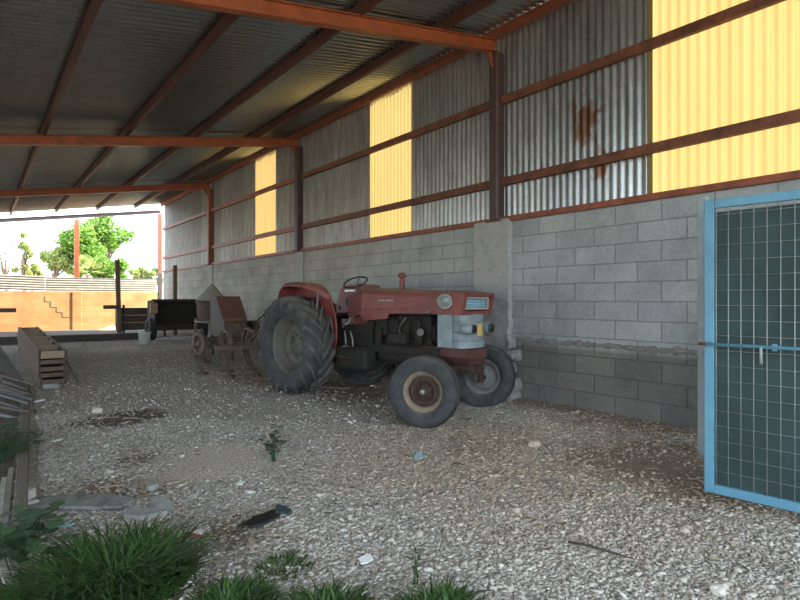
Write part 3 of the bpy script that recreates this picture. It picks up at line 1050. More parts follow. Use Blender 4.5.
tr = thing('farm_trailer', (4.5, 16.4, 0.24), 'dark open-backed box trailer parked by the block wall', 'trailer')
tx0, tx1, ty0, ty1 = 3.84, 5.18, 15.95, 16.75
mb = MB()
mb.box(((tx0 + tx1) / 2, (ty0 + ty1) / 2, 0.64), (tx1 - tx0, ty1 - ty0, 0.06), bev=0.008)
mb.box(((tx0 + tx1) / 2, ty0 + 0.03, 0.58), (tx1 - tx0, 0.06, 0.1))
mb.build('bed', M['trailer'], tr)
for nm, bx in (('side_board', (tx0 + 0.02, 0)), ('side_board', (tx1 - 0.02, 0))):
    mb = MB()
    mb.box((bx[0], (ty0 + ty1) / 2, 0.99), (0.04, ty1 - ty0, 0.66), bev=0.008)
    mb.build(nm, M['trailer'], tr)
mb = MB()
mb.box(((tx0 + tx1) / 2, ty1 - 0.02, 0.99), (tx1 - tx0, 0.04, 0.66), bev=0.008)
mb.build('front_board', M['trailer'], tr)
mb = MB()
mb.box(((tx0 + tx1) / 2, ty0 + 0.05, 1.34), (tx1 - tx0 + 0.1, 0.16, 0.07), bev=0.01)
mb.box(((tx0 + tx1) / 2, ty0 + 0.34, 1.33), (tx1 - tx0 + 0.04, 0.5, 0.03), bev=0.01)
mb.build('top_rail', M['trailer'], tr)
mb = MB()
mb.box((tx0 - 0.02, ty0 + 0.0, 1.13), (0.24, 0.05, 0.28), Matrix.Rotation(0.5, 3, 'Z'), 0.01)
mb.build('corner_board', M['pinkboard'], tr, 'faded pink corner board')
mb = MB()
mb.cyl((tx0 - 0.1, 16.3, 0.54), (tx1 + 0.05, 16.3, 0.54), 0.04)
mb.build('axle', M['trailer'], tr)
lathe_wheel(tr, (tx0 - 0.02, 16.25, 0.55), (-1, 0, 0), 0.32, 0.2, 0.18, M['tyre'], M['hub'], M['hub'], seg=28)
lathe_wheel(tr, (tx1 + 0.02, 16.25, 0.55), (1, 0, 0), 0.32, 0.2, 0.18, M['tyre'], M['hub'], M['hub'], seg=28)
mb = MB()
mb.bar((4.5, 16.7, 0.56), (4.5, 17.6, 0.45), 0.08, 0.08)
mb.bar((4.5, 17.5, 0.47), (4.5, 17.5, 0.22), 0.05, 0.05, up=(0, 1, 0))
mb.build('drawbar', M['trailer'], tr)

# bucket
q = at(144.5, 346, 13.7)
bz = ground_z(q.x, q.y)
bk = thing('bucket', (q.x, q.y, bz), 'small white plastic bucket on the gravel before the trailer', 'bucket')
mb = MB()
mb.lathe([(0, 0.012), (0.115, 0.012), (0.115, 0.0), (0.125, 0.0), (0.15, 0.29), (0.16, 0.29), (0.16, 0.31), (0.145, 0.31), (0.118, 0.02), (0, 0.02)], (q.x, q.y, bz), (0, 0, 1), 24)
mb.build('pail', M['white'], bk)
mb = MB()
mb.tube([(q.x + 0.16 * math.cos(a), q.y - 0.02 - 0.1 * math.sin(a), bz + 0.29 + 0.03 * math.sin(a)) for a in [PI * i / 10 for i in range(11)]], 0.004, 5)
mb.build('handle', M['steel'], bk)

# ------------------------------------------------------------------ seed hopper machine and cone-topped drum
sh = thing('seed_hopper', (4.1, 11.2, 0.1), 'brown sloping-lidded seed hopper on a steel frame behind the cultivator', 'farm machine')
hx0, hx1 = 3.90, 4.34
mb = MB()
mb.bar((hx0 + 0.22, 11.22, 1.42), (hx0 + 0.22, 10.76, 0.90), 0.50, 0.02, up=(0, -0.75, 0.66))
mb.build('sloping_lid', M['brownplate'], sh)
prof = [(11.22, 1.40), (10.78, 0.90), (10.78, 0.84), (11.0, 0.62), (11.4, 0.62), (11.62, 0.9), (11.62, 1.40)]
for x in (hx0, hx1):
    mb = MB()
    mb.prism([(a - 11.2, b_) for a, b_ in prof], (x - 0.008, 11.2, 0), (0, 1, 0), (0, 0, 1), (0.016, 0, 0))
    mb.build('side_plate', M['greyplate'], sh)
mb = MB()
mb.box(((hx0 + hx1) / 2, 11.61, 1.15), (hx1 - hx0, 0.016, 0.5))
mb.box(((hx0 + hx1) / 2, 11.42, 1.40), (hx1 - hx0 + 0.03, 0.42, 0.016))
mb.box(((hx0 + hx1) / 2, 10.88, 0.75), (hx1 - hx0, 0.2, 0.26))
mb.box(((hx0 + hx1) / 2, 11.2, 0.80), (hx1 - hx0 - 0.02, 0.8, 0.36))
mb.build('bin', M['implement'], sh)
mb = MB()
mb.bar((3.5, 10.95, 0.55), (5.0, 10.95, 0.55), 0.07, 0.07)
mb.bar((3.5, 11.45, 0.55), (5.0, 11.45, 0.55), 0.07, 0.07)
for x in (3.55, 4.1, 4.95):
    mb.bar((x, 10.8, 0.55), (x, 11.6, 0.55), 0.06, 0.06)
    mb.bar((x, 11.45, 0.55), (x, 11.5, 0.08), 0.05, 0.05, up=(0, 1, 0))
    mb.bar((x, 10.95, 0.55), (x, 10.9, 0.08), 0.05, 0.05, up=(0, 1, 0))
mb.box((4.75, 11.2, 0.75), (0.36, 0.4, 0.34), bev=0.02)
mb.tube([(4.6, 10.9, 0.6), (4.62, 10.85, 0.95), (4.78, 10.9, 1.05), (4.86, 11.0, 0.9)], 0.025, 8)
mb.build('frame', M['implement'], sh)
for x in (3.55, 4.98):
    mb = MB()
    mb.lathe([(0.0, -0.02), (0.22, -0.012), (0.25, 0), (0.22, 0.012), (0.0, 0.02)], (x, 10.85, 0.33), (1, 0, 0.1), 28)
    mb.build('disc', M['implement'], sh)

dc = at(208, 310, 12.2)
dr = thing('spreader_drum', (dc.x, dc.y, 0.16), 'round brown drum with pale cone top on legs against the block wall', 'farm machine')
mb = MB()
mb.lathe([(0.0, 0.37), (0.03, 0.365), (0.10, 0.28), (0.20, 0.16), (0.33, 0.03), (0.34, 0.0), (0.30, 0.0)], (dc.x + 0.07, dc.y - 0.05, 1.33), (0.03, 0, 1), 32)
mb.build('cone_lid', M['cone'], dr)
mb = MB()
mb.lathe([(0.30, 0.0), (0.27, -0.05), (0.25, -0.12), (0.25, -0.32), (0.18, -0.45), (0.1, -0.5), (0, -0.5)], (dc.x + 0.02, dc.y, 1.33), (0, 0, 1), 32)
mb.build('drum_body', M['drum'], dr)
mb = MB()
mb.lathe([(0.26, -0.02), (0.29, -0.02), (0.29, 0.02), (0.26, 0.02)], (dc.x + 0.02, dc.y, 0.88), (0, 0, 1), 32, closed=True)
mb.build('ring_band', M['cone'], dr)
for k in range(3):
    an = 2 * PI * k / 3 + 0.5
    mb = MB()
    mb.bar((dc.x + 0.25 * math.cos(an), dc.y + 0.25 * math.sin(an), 0.95), (dc.x + 0.33 * math.cos(an), dc.y + 0.33 * math.sin(an), 0.12), 0.05, 0.05, up=(0, 1, 0))
    mb.build('leg', M['implement'], dr)

# ------------------------------------------------------------------ cultivator
cu = thing('cultivator', (3.95, 9.2, 0.08), 'rusty tine cultivator with curved shanks behind the tractor', 'cultivator')
mb = MB()
for y, z in ((8.75, 0.58), (9.45, 0.58)):
    mb.bar((3.2, y, z), (4.95, y, z), 0.07, 0.07, bev=0.006)
for x in (3.35, 4.05, 4.8):
    mb.bar((x, 8.70, 0.58), (x, 9.50, 0.58), 0.06, 0.06, bev=0.006)
mb.build('frame', M['implement'], cu)
mb = MB()
mb.bar((3.85, 8.75, 0.6), (4.05, 8.6, 1.05), 0.05, 0.03, up=(0, 1, 0))
mb.bar((4.35, 8.75, 0.6), (4.12, 8.6, 1.05), 0.05, 0.03, up=(0, 1, 0))
mb.bar((4.08, 8.6, 1.03), (4.08, 9.45, 0.62), 0.05, 0.03)
mb.build('headstock', M['implement'], cu)
tines = [(3.25, 9.45), (3.68, 9.45), (4.11, 9.45), (4.54, 9.45), (3.46, 8.75), (3.9, 8.75), (4.34, 8.75)]
for (x, y) in tines:
    pts = [(x, y, 0.62), (x, y + 0.02, 0.74), (x, y + 0.13, 0.84), (x, y + 0.29, 0.82), (x, y + 0.40, 0.68), (x, y + 0.41, 0.50), (x, y + 0.32, 0.34), (x, y + 0.18, 0.21), (x, y + 0.04, 0.13)]
    mb = MB()
    for a, b_ in zip(pts[:-1], pts[1:]):
        mb.bar(a, b_, 0.06, 0.03, up=(0, -(Vector(b_) - Vector(a)).z, (Vector(b_) - Vector(a)).y) if abs((Vector(b_) - Vector(a)).y) > 1e-4 else (0, 1, 0))
    t_ = mb.build('tine', M['implement'], cu)
    mb = MB()
    mb.add([(x, y - 0.14, 0.085), (x - 0.13, y + 0.10, 0.11), (x, y + 0.05, 0.16), (x + 0.13, y + 0.10, 0.11), (x, y + 0.06, 0.10)], [(0, 1, 2), (0, 2, 3), (0, 4, 1), (0, 3, 4), (1, 4, 2), (2, 4, 3)])
    mb.build('sweep', M['implement'], t_)
mb = MB()
mb.lathe([(0.14, -0.03), (0.20, -0.03), (0.20, 0.03), (0.14, 0.03)], (3.14, 9.35, 0.62), (1, 0.15, 0), 28, closed=True)
mb.lathe([(0.0, 0.03), (0.05, 0.03), (0.05, -0.03), (0.0, -0.03)], (3.14, 9.35, 0.62), (1, 0.15, 0), 12)
for k in range(5):
    an = 2 * PI * k / 5
    mb.bar((3.14, 9.35, 0.62), (3.14, 9.35 + 0.18 * math.cos(an), 0.62 + 0.18 * math.sin(an)), 0.03, 0.012)
mb.bar((3.14, 9.35, 0.62), (3.24, 9.40, 0.60), 0.04, 0.03)
mb.build('depth_wheel', M['implement'], cu)

cu.location.x -= 0.2

# ------------------------------------------------------------------ tractor (nose towards -Y, beside the wall)
TX = 4.36
T = thing('tractor', (TX, 5.85, 0.02), 'old faded red tractor with grey nose parked beside the block wall', 'tractor')


WHEELBASE = 2.38


def shorten(p):
    """draws the tractor body out to its measured wheelbase"""
    y = p[1]
    if y < 7.17:
        y = 7.17 + (y - 7.17) * 0.895
        y -= 0.08 * min(1.0, max(0.0, (4.75 - p[1]) / 0.3))
    return (p[0], y, p[2])


MB.hook = shorten


def hood_poly(zb, zt, hw):
    return [(-hw, zb), (hw, zb), (hw, zt - 0.07), (hw - 0.02, zt - 0.03), (hw - 0.08, zt - 0.006), (0.08, zt + 0.004), (-0.08, zt + 0.004), (-hw + 0.08, zt - 0.006), (-hw + 0.02, zt - 0.03), (-hw, zt - 0.07)]


def loft(mb, secs):
    """closed skin through sections of equal point count"""
    n = len(secs[0])
    vs = [p for s in secs for p in s]
    fs = []
    for i in range(len(secs) - 1):
        for k in range(n):
            k2 = (k + 1) % n
            fs.append((i * n + k, i * n + k2, (i + 1) * n + k2, (i + 1) * n + k))
    fs += [tuple(range(n))[::-1], tuple(range((len(secs) - 1) * n, len(secs) * n))]
    mb.add(vs, fs)


def hsec(y, zb, zt, hw):
    return [(TX + p[0], y, p[1]) for p in hood_poly(zb, zt, hw)]


mb = MB()
loft(mb, [hsec(4.43, 1.19, 1.452, 0.265), hsec(5.3, 1.185, 1.478, 0.265), hsec(5.32, 1.185, 1.478, 0.265), hsec(6.02, 1.15, 1.50, 0.262), hsec(6.06, 1.18, 1.495, 0.25)])
hood = mb.build('hood', M['red'], T)
for s in (-1, 1):
    mb = MB()
    mb.prism([(5.42, 1.20), (5.48, 1.115), (5.98, 1.085), (6.05, 1.14), (6.05, 1.20)], (TX + s * 0.258 - 0.006, 0, 0), (0, 1, 0), (0, 0, 1), (0.012, 0, 0))
    mb.build('side_skirt', M['red'], hood)
mb = MB()
for s in (-1, 1):
    mb.box((TX + s * 0.268, 5.22, 1.385), (0.012, 1.56, 0.022), Matrix.Rotation(math.radians(-0.8), 3, 'X'), 0.004)
    mb.box((TX + s * 0.267, 5.55, 1.235), (0.012, 0.95, 0.012), Matrix.Rotation(math.radians(-1.2), 3, 'X'), 0.004)
mb.build('side_moulding', M['red'], hood)
mb = MB()
for k in range(7):
    mb.box((TX - 0.272, 5.36 + k * 0.045, 1.345), (0.006, 0.028 if k != 3 else 0.01, 0.026), None, 0.002)
mb.box((TX - 0.270, 5.495, 1.345), (0.006, 0.31, 0.008))
mb.build('badge_lettering', M['steel'], hood, 'small worn metal badge lettering')
# nose of the hood with its open mouth
mb = MB()
hw = 0.268
yo, yi = 4.20, 4.43
mb.prism([(yi, 1.452), (yo - 0.03, 1.425), (yo - 0.03, 1.395), (yi, 1.40)], (TX - hw + 0.003, 0, 0), (0, 1, 0), (0, 0, 1), (2 * hw - 0.006, 0, 0))
mb.prism([(yi, 1.19), (yi, 1.235), (yo + 0.02, 1.225), (yo + 0.02, 1.185)], (TX - hw + 0.003, 0, 0), (0, 1, 0), (0, 0, 1), (2 * hw - 0.006, 0, 0))
for s in (-1, 1):
    xx = TX + s * (hw - 0.025)
    mb.prism([(yi, 1.19), (yi, 1.452), (yo - 0.03, 1.425), (yo - 0.03, 1.39), (yo + 0.02, 1.185)], (xx - 0.025, 0, 0), (0, 1, 0), (0, 0, 1), (0.05, 0, 0))
mb.build('nose_surround', M['red'], hood)
mb = MB()
for z in (1.255, 1.375):
    mb.box((TX, yo + 0.03, z), (0.42, 0.03, 0.03), None, 0.006)
for s in (-1, 1):
    mb.box((TX + s * 0.21, yo + 0.03, 1.315), (0.03, 0.03, 0.14), None, 0.006)
mb.build('mouth_frame', M['cone'], hood)
mb = MB()
mb.box((TX, yo + 0.08, 1.315), (0.44, 0.02, 0.15))
for k in range(3):
    mb.box((TX, yo + 0.055, 1.285 + k * 0.03), (0.40, 0.03, 0.012), Matrix.Rotation(0.4, 3, 'X'), 0.003)
mb.build('mouth_grille', M['ltblue'], hood, 'pale blue slatted grille in the nose')
# lower radiator shell
mb = MB()
sec = []
for z in (0.81, 0.88, 0.90, 0.98, 1.0, 1.09, 1.11, 1.19):
    gi = 0.0 if z not in (0.90, 1.0, 1.11) else -0.022
    ring = []
    for k in range(13):
        a = PI * k / 12
        ring.append((TX - (0.225 + gi) * math.cos(a), 4.35 - (0.14 + gi) * math.sin(a) ** 0.7, z))
    ring += [(TX + 0.225, 4.51, z), (TX - 0.225, 4.51, z)]
    sec.append(ring)
loft(mb, sec)
gr = mb.build('radiator_shell', M['greyblue'], T, 'dented pale blue grey radiator shell')
for s in (-1, 1):
    mb = MB()
    mb.box((TX + s * 0.245, 4.49, 1.0), (0.012, 0.20, 0.37), None, 0.003)
    mb.build('side_panel', M['greyblue'], gr)
mb = MB()
mb.box((TX + 0.035, 4.202, 1.01), (0.085, 0.012, 0.13), None, 0.003)
mb.build('yellow_plate', M['plate'], gr, 'small faded yellow plate')
for s in (-1, 1):
    cxl = TX + s * 0.175 + (0.05 if s > 0 else -0.02)
    mb = MB()
    mb.lathe([(0.0, 0.07), (0.03, 0.065), (0.055, 0.04), (0.06, 0.0), (0.06, -0.05), (0.045, -0.10), (0.0, -0.11)], (cxl, 4.22 if s < 0 else 4.27, 1.03), (0.25 * s, 1, 0), 16)
    if s > 0:
        mb.box((cxl + 0.03, 4.26, 1.035), (0.07, 0.06, 0.13), None, 0.02)
    hl = mb.build('lamp_bucket', M['greyblue'], gr)
    mb = MB()
    mb.lathe([(0.052, -0.112), (0.04, -0.125), (0.0, -0.127)], (cxl, 4.22 if s < 0 else 4.27, 1.03), (0.25 * s, 1, 0), 16)
    mb.build('lamp_socket', M['black'], hl)
mb = MB()
mb.lathe([(0.068, -0.012), (0.08, -0.012), (0.088, 0.0), (0.088, 0.03), (0.075, 0.05), (0.05, 0.06)], (TX - 0.325, 4.43, 1.335), (0.72, 0.69, 0.0), 28)
lamp = mb.build('side_lamp', M['cone'], T)
mb = MB()
mb.lathe([(0.07, -0.004), (0.05, -0.014), (0.0, -0.02)], (TX - 0.325, 4.43, 1.335), (0.72, 0.69, 0.0), 28)
mb.build('lens', M['lens'], lamp)
mb = MB()
mb.tube([(TX - 0.27, 4.72, 1.19), (TX - 0.30, 4.70, 1.20), (TX - 0.31, 4.64, 1.225)], 0.008, 6)
mb.build('hood_latch', M['steel'], T)
# stub on top of the hood
mb = MB()
mb.lathe([(0.036, 0.0), (0.034, 0.13), (0.03, 0.135), (0.03, 0.165), (0.058, 0.17), (0.062, 0.185), (0.05, 0.21), (0.03, 0.225), (0.0, 0.23)], (TX, 5.48, 1.475), (0, 0, 1), 20)
mb.build('air_intake', M['red'], T)

# bolster, front axle and front wheels
mb = MB()
loft(mb, [[(TX - 0.16, 4.20, 0.80), (TX + 0.16, 4.20, 0.80), (TX + 0.16, 4.95, 0.80), (TX - 0.16, 4.95, 0.80)],
          [(TX - 0.16, 4.20, 0.70), (TX + 0.16, 4.20, 0.70), (TX + 0.16, 4.95, 0.70), (TX - 0.16, 4.95, 0.70)],
          [(TX - 0.10, 4.26, 0.62), (TX + 0.10, 4.26, 0.62), (TX + 0.10, 4.95, 0.62), (TX - 0.10, 4.95, 0.62)]])
mb.build('front_bolster', M['bolster'], T)
mb = MB()
mb.cyl((TX, 4.30, 0.58), (TX, 4.8, 0.58), 0.05)
mb.bar((TX, 4.55, 0.54), (3.96, 4.55, 0.49), 0.09, 0.09, bev=0.01)
mb.bar((TX, 4.55, 0.54), (4.86, 4.55, 0.49), 0.09, 0.09, bev=0.01)
for x in (3.98, 4.84):
    mb.cyl((x, 4.55, 0.34), (x, 4.55, 0.62), 0.035)
    mb.bar((x, 4.55, 0.62), (x + 0.05, 4.75, 0.62), 0.05, 0.025)
mb.cyl((3.98, 4.55, 0.40), (3.88, 4.56, 0.39), 0.035)
mb.cyl((4.84, 4.55, 0.40), (4.94, 4.58, 0.39), 0.035)
mb.cyl((4.03, 4.74, 0.625), (4.89, 4.74, 0.625), 0.016)
mb.build('front_axle', M['hub'], T)
MB.hook = None
st_a = math.radians(25)
naxis = Vector((-math.cos(st_a), -math.sin(st_a), 0.03))
lathe_wheel(T, (3.83, 7.17 - WHEELBASE - 0.03, 0.345), naxis, 0.395, 0.205, 0.225, M['tyre'], M['rimtan'], M['hub'], 'front_wheel', dish=-0.01, seg=48, depth=0.012, nar=0.55)
lathe_wheel(T, (4.99, 7.17 - WHEELBASE + 0.05, 0.40), -naxis, 0.395, 0.205, 0.225, M['tyre'], M['rimgrey'], M['rimgrey'], 'front_wheel', dish=-0.03, seg=48)
lathe_wheel(T, (3.74, 7.17, 0.72), (-1, 0, 0), 0.645, 0.42, 0.40, M['tyre'], M['rim'], M['rim'], 'rear_wheel', lugs=17, lug_h=0.05, dish=0.06, ribs=False, seg=56, depth=0.05)
lathe_wheel(T, (4.98, 7.17, 0.725), (1, 0, 0), 0.645, 0.42, 0.40, M['tyre'], M['rim'], M['rim'], 'rear_wheel', lugs=17, lug_h=0.05, dish=0.06, ribs=False, seg=56, depth=0.05)
MB.hook = shorten
mb = MB()
mb.cyl((3.74, 7.17, 0.745), (4.98, 7.17, 0.745), 0.075)
mb.lathe([(0.12, 3.98 - TX), (0.19, -0.18), (0.24, -0.1), (0.24, 0.1), (0.19, 0.18), (0.12, 0.38)], (TX, 7.17, 0.745), (1, 0, 0), 24)
mb.build('rear_axle_housing', M['engine'], T)

# engine, gearbox, side rails and small fittings
mb = MB()
mb.box((TX, 5.35, 0.92), (0.26, 1.1, 0.50), bev=0.03)
mb.box((TX, 5.35, 0.64), (0.30, 1.0, 0.16), bev=0.04)
for k in range(4):
    mb.box((TX - 0.15, 5.0 + k * 0.22, 1.0), (0.06, 0.12, 0.22), bev=0.02)
    mb.tube([(TX - 0.12, 5.0 + k * 0.22, 1.12), (TX - 0.22, 4.98 + k * 0.2, 1.14), (TX - 0.22, 5.1 + k * 0.12, 0.98), (TX - 0.17, 5.25, 0.9)], 0.007, 5)
mb.box((TX - 0.21, 5.3, 0.88), (0.12, 0.34, 0.14), bev=0.02)
mb.cyl((TX - 0.2, 4.92, 0.80), (TX - 0.2, 4.92, 1.02), 0.05)
mb.cyl((TX - 0.2, 5.72, 0.75), (TX - 0.2, 5.72, 1.0), 0.055)
mb.lathe([(0.0, -0.03), (0.13, -0.03), (0.13, 0.03), (0.0, 0.03)], (TX, 4.76, 0.95), (0, 1, 0), 24)
mb.build('engine', M['engine'], T)
mb = MB()
mb.cyl((TX - 0.205, 4.88, 0.96), (TX - 0.255, 4.84, 0.97), 0.045, seg=14)
mb.build('alternator', M['rim'], T)
mb = MB()
mb.tube([(TX - 0.24, 5.12, 1.14), (TX - 0.27, 5.2, 1.05), (TX - 0.26, 5.24, 0.97), (TX - 0.22, 5.2, 0.9)], 0.009, 6)
mb.build('fuel_hose', M['rim'], T)
for s in (-1, 1):
    mb = MB()
    mb.box((TX + s * 0.19, 5.25, 0.735), (0.045, 1.25, 0.10), None, 0.01)
    mb.build('side_rail', M['engine'], T)
mb = MB()
loft(mb, [[(TX - 0.16, 5.9, 0.55), (TX + 0.16, 5.9, 0.55), (TX + 0.16, 5.9, 1.08), (TX - 0.16, 5.9, 1.08)],
          [(TX - 0.15, 6.4, 0.5), (TX + 0.15, 6.4, 0.5), (TX + 0.15, 6.4, 1.0), (TX - 0.15, 6.4, 1.0)],
          [(TX - 0.22, 7.0, 0.48), (TX + 0.22, 7.0, 0.48), (TX + 0.22, 7.0, 1.0), (TX - 0.22, 7.0, 1.0)],
          [(TX - 0.22, 7.5, 0.5), (TX + 0.22, 7.5, 0.5), (TX + 0.22, 7.5, 0.98), (TX - 0.22, 7.5, 0.98)]])
mb.box((TX - 0.27, 6.15, 0.58), (0.22, 0.7, 0.30), bev=0.04)
mb.build('gearbox', M['engine'], T)
for s in (-1, 1):
    mb = MB()
    mb.box((TX + s * 0.32, 6.28, 0.60), (0.24, 0.5, 0.02), None, 0.005)
    mb.bar((TX + s * 0.15, 6.28, 0.55), (TX + s * 0.42, 6.28, 0.59), 0.05, 0.02)
    mb.build('footplate', M['hub'], T)
mb = MB()
mb.tube([(TX - 0.2, 6.50, 0.92), (TX - 0.27, 6.42, 0.93), (TX - 0.31, 6.34, 0.85), (TX - 0.31, 6.33, 0.74)], 0.011, 6)
mb.tube([(TX - 0.2, 6.36, 0.92), (TX - 0.27, 6.28, 0.92), (TX - 0.30, 6.19, 0.84), (TX - 0.29, 6.19, 0.72)], 0.011, 6)
mb.box((TX - 0.31, 6.325, 0.73), (0.09, 0.06, 0.015), None, 0.004)
mb.box((TX - 0.29, 6.185, 0.71), (0.09, 0.06, 0.015), None, 0.004)
mb.build('pedal', M['steel'], T, 'worn pale metal pedals')
mb = MB()
mb.tube([(TX - 0.24, 6.50, 0.98), (TX - 0.26, 6.42, 1.02), (TX - 0.24, 6.36, 1.04), (TX - 0.22, 6.35, 1.12)], [0.016, 0.024, 0.012, 0.010], 7)
mb.build('side_lever', M['steel'], T)

# dash cowl, steering wheel, seat
mb = MB()
loft(mb, [hsec(6.06, 1.16, 1.49, 0.245), hsec(6.30, 1.12, 1.475, 0.23), hsec(6.42, 1.12, 1.44, 0.21)])
mb.box((TX, 6.2, 1.08), (0.3, 0.3, 0.14))
mb.build('dash_cowl', M['maroon'], T)
mb = MB()
sc_c = Vector((TX - 0.02, 6.50, 1.595))
sn = Vector((0, 0.42, 0.9)).normalized()
sa_ = Vector((1, 0, 0))
sb_ = sn.cross(sa_)
ring = [sc_c + (sa_ * math.cos(2 * PI * k / 32) + sb_ * math.sin(2 * PI * k / 32)) * 0.175 for k in range(33)]
mb.tube(ring, 0.010, 8, cap=False)
sw = mb.build('steering_wheel', M['black'], T)
mb = MB()
for k in range(3):
    an = 2 * PI * k / 3 + 0.3
    mb.bar(sc_c - sn * 0.03, sc_c + (sa_ * math.cos(an) + sb_ * math.sin(an)) * 0.17, 0.02, 0.007, up=sn)
mb.cyl(sc_c - sn * 0.05, sc_c - sn * 0.01, 0.035)
mb.build('spokes', M['steel'], sw)
mb = MB()
mb.cyl(sc_c - sn * 0.03, sc_c - sn * 0.28 + Vector((0, -0.05, 0)), 0.02)
mb.build('steering_column', M['maroon'], sw)
mb = MB()
mb.bar((TX - 0.27, 6.42, 1.475), (TX - 0.13, 6.36, 1.478), 0.03, 0.025, bev=0.008)
mb.build('hand_lever', M['white'], T, 'pale handle beside the dash')
mb = MB()
mb.box((TX, 7.12, 1.12), (0.46, 0.42, 0.09), bev=0.04)
mb.box((TX, 7.34, 1.22), (0.46, 0.07, 0.18), Matrix.Rotation(-0.2, 3, 'X'), 0.03)
mb.box((TX, 7.15, 1.02), (0.2, 0.25, 0.12))
mb.build('seat', M['black'], T)

# fenders: upright inner plate and rolled top flange
arch = [(6.44, 0.70), (6.40, 0.88), (6.42, 1.08), (6.48, 1.25), (6.57, 1.40), (6.68, 1.51), (6.80, 1.565), (7.05, 1.58), (7.2, 1.59), (7.32, 1.585), (7.40, 1.56), (7.46, 1.50), (7.49, 1.42), (7.525, 1.345)]
for s, xin, xout in ((-1, 3.955, 3.66), (1, 4.765, 5.06)):
    mb = MB()
    poly = arch + [(7.64, 1.2), (7.62, 1.0), (7.4, 0.8), (6.9, 0.62)]
    mb.prism(poly, (xin - 0.005, 0, 0), (0, 1, 0), (0, 0, 1), (0.01, 0, 0))
    fe = mb.build('fender', M['red'], T)
    mb = MB()
    vs, fs = [], []
    pts = arch[4:]
    for i, (y, z) in enumerate(pts):
        k = min(1.0, (i + 0.0) / 1.6)
        xo = xin + (xout - xin) * (0.12 + 0.88 * k)
        for j, (xx, dz) in enumerate(((xin, 0.0), ((xin + xo) / 2, 0.018), (xo - s * 0.02, 0.0), (xo, -0.035))):
            vs.append((xx, y, z + dz))
            vs.append((xx - 0.0, y, z + dz - 0.012))
    nc = 8
    for i in range(len(pts) - 1):
        for j in range(3):
            a = i * nc + j * 2
            fs.append((a, a + 2, a + nc + 2, a + nc))
            fs.append((a + 1, a + nc + 1, a + nc + 3, a + 3))
        a = i * nc
        fs.append((a + 6, a + 7, a + nc + 7, a + nc + 6))
        fs.append((a, a + nc, a + nc + 1, a + 1))
    for i in (0, len(pts) - 1):
        a = i * nc
        for j in range(3):
            fs.append((a + j * 2, a + j * 2 + 1, a + j * 2 + 3, a + j * 2 + 2))
    mb.add(vs, fs)
    mb.build('top_flange', M['red'], fe)
    mb = MB()
    mb.tube([(xin - 0.01 * -s, y, z) for y, z in arch[:6]], 0.012, 6)
    mb.build('edge_roll', M['red'], fe)
    mb = MB()
    mb.tube([(xin + s * 0.05, 6.62, 1.15), (xin + s * 0.06, 6.58, 1.12), (xin + s * 0.06, 6.48, 1.10), (xin + s * 0.05, 6.46, 1.0), (xin + s * 0.02, 6.47, 0.92)], 0.012, 6)
    mb.build('grab_handle', M['rim'], fe)
    mb = MB()
    mb.bar((xin + s * 0.12, 6.70, 1.50), (xin + s * 0.12, 6.74, 1.22), 0.02, 0.012, up=(0, 1, 0))
    mb.build('stay', M['steel'], fe)
# three-point linkage
mb = MB()
for s in (-1, 1):
    mb.bar((TX + s * 0.2, 7.45, 0.55), (TX + s * 0.28, 8.4, 0.50), 0.03, 0.06)
    mb.bar((TX + s * 0.22, 7.6, 1.0), (TX + s * 0.25, 8.0, 0.54), 0.025, 0.025)
mb.bar((TX, 7.5, 0.9), (TX - 0.2, 8.45, 0.95), 0.035, 0.035)
mb.build('lift_arms', M['implement'], T)

MB.hook = None
TD = math.radians(6.5)
o_x, o_y = 3.74 - TX, 7.17 - 5.85
T.rotation_euler = (0, 0, TD)
T.location = (3.555 - (o_x * math.cos(TD) - o_y * math.sin(TD)), 7.07 - (o_x * math.sin(TD) + o_y * math.cos(TD)), 0.02)

# ------------------------------------------------------------------ blue gate
gA = Vector((4.06, 1.79, 0.015))
gd = Vector((0.104, -0.994, 0)).normalized()
gn = Vector((gd.y, -gd.x, 0))          # faces the shed interior
gL, gH = 1.75, 2.03
G = thing('gate', gA, 'light blue steel gate with wire mesh and green netting', 'gate')
GM = Matrix(((gd.x, gn.x, 0), (gd.y, gn.y, 0), (0, 0, 1)))


def gp(u, n_, z):
    return gA + gd * u + gn * n_ + Vector((0, 0, z))


for nm, c_, s_ in (('stile', gp(0.03, 0, gH / 2), (0.062, 0.04, gH)), ('stile', gp(gL - 0.03, 0, gH / 2), (0.062, 0.04, gH)), ('top_rail', gp(gL / 2, 0, gH - 0.031), (gL - 0.124, 0.04, 0.062)), ('bottom_rail', gp(gL / 2, 0, 0.031), (gL - 0.124, 0.04, 0.062))):
    mb = MB()
    mb.box(c_, s_, GM, 0.004)
    mb.build(nm, M['gateblue'], G)
mb = MB()
u = 0.075
while u < gL - 0.06:
    mb.cyl(gp(u, 0.018, 0.06), gp(u, 0.018, gH - 0.06), 0.0032, seg=5)
    u += 0.075
z = 0.16
while z < gH - 0.06:
    mb.cyl(gp(0.06, 0.013, z), gp(gL - 0.06, 0.013, z), 0.0026, seg=5)
    z += 0.1035
mb.build('wire_mesh', M['wire'], G)
mb = MB()
mb.box(gp(gL / 2, -0.006, gH / 2 - 0.012), (gL - 0.12, 0.003, gH - 0.15), GM)
mb.build('shade_net', M['net'], G)
mb = MB()
mb.cyl(gp(0.02, 0.04, 1.03), gp(gL - 0.04, 0.04, 1.03), 0.012, seg=10)
for uu in (0.05, 0.42, 1.2):
    mb.box(gp(uu, 0.03, 1.03), (0.03, 0.03, 0.045), GM, 0.004)
bl = mb.build('bolt_bar', M['gateblue'], G)
mb = MB()
mb.cyl(gp(-0.03, 0.04, 1.03), gp(0.06, 0.04, 1.03), 0.011, seg=8)
mb.build('bolt_tip', M['rust'], bl)
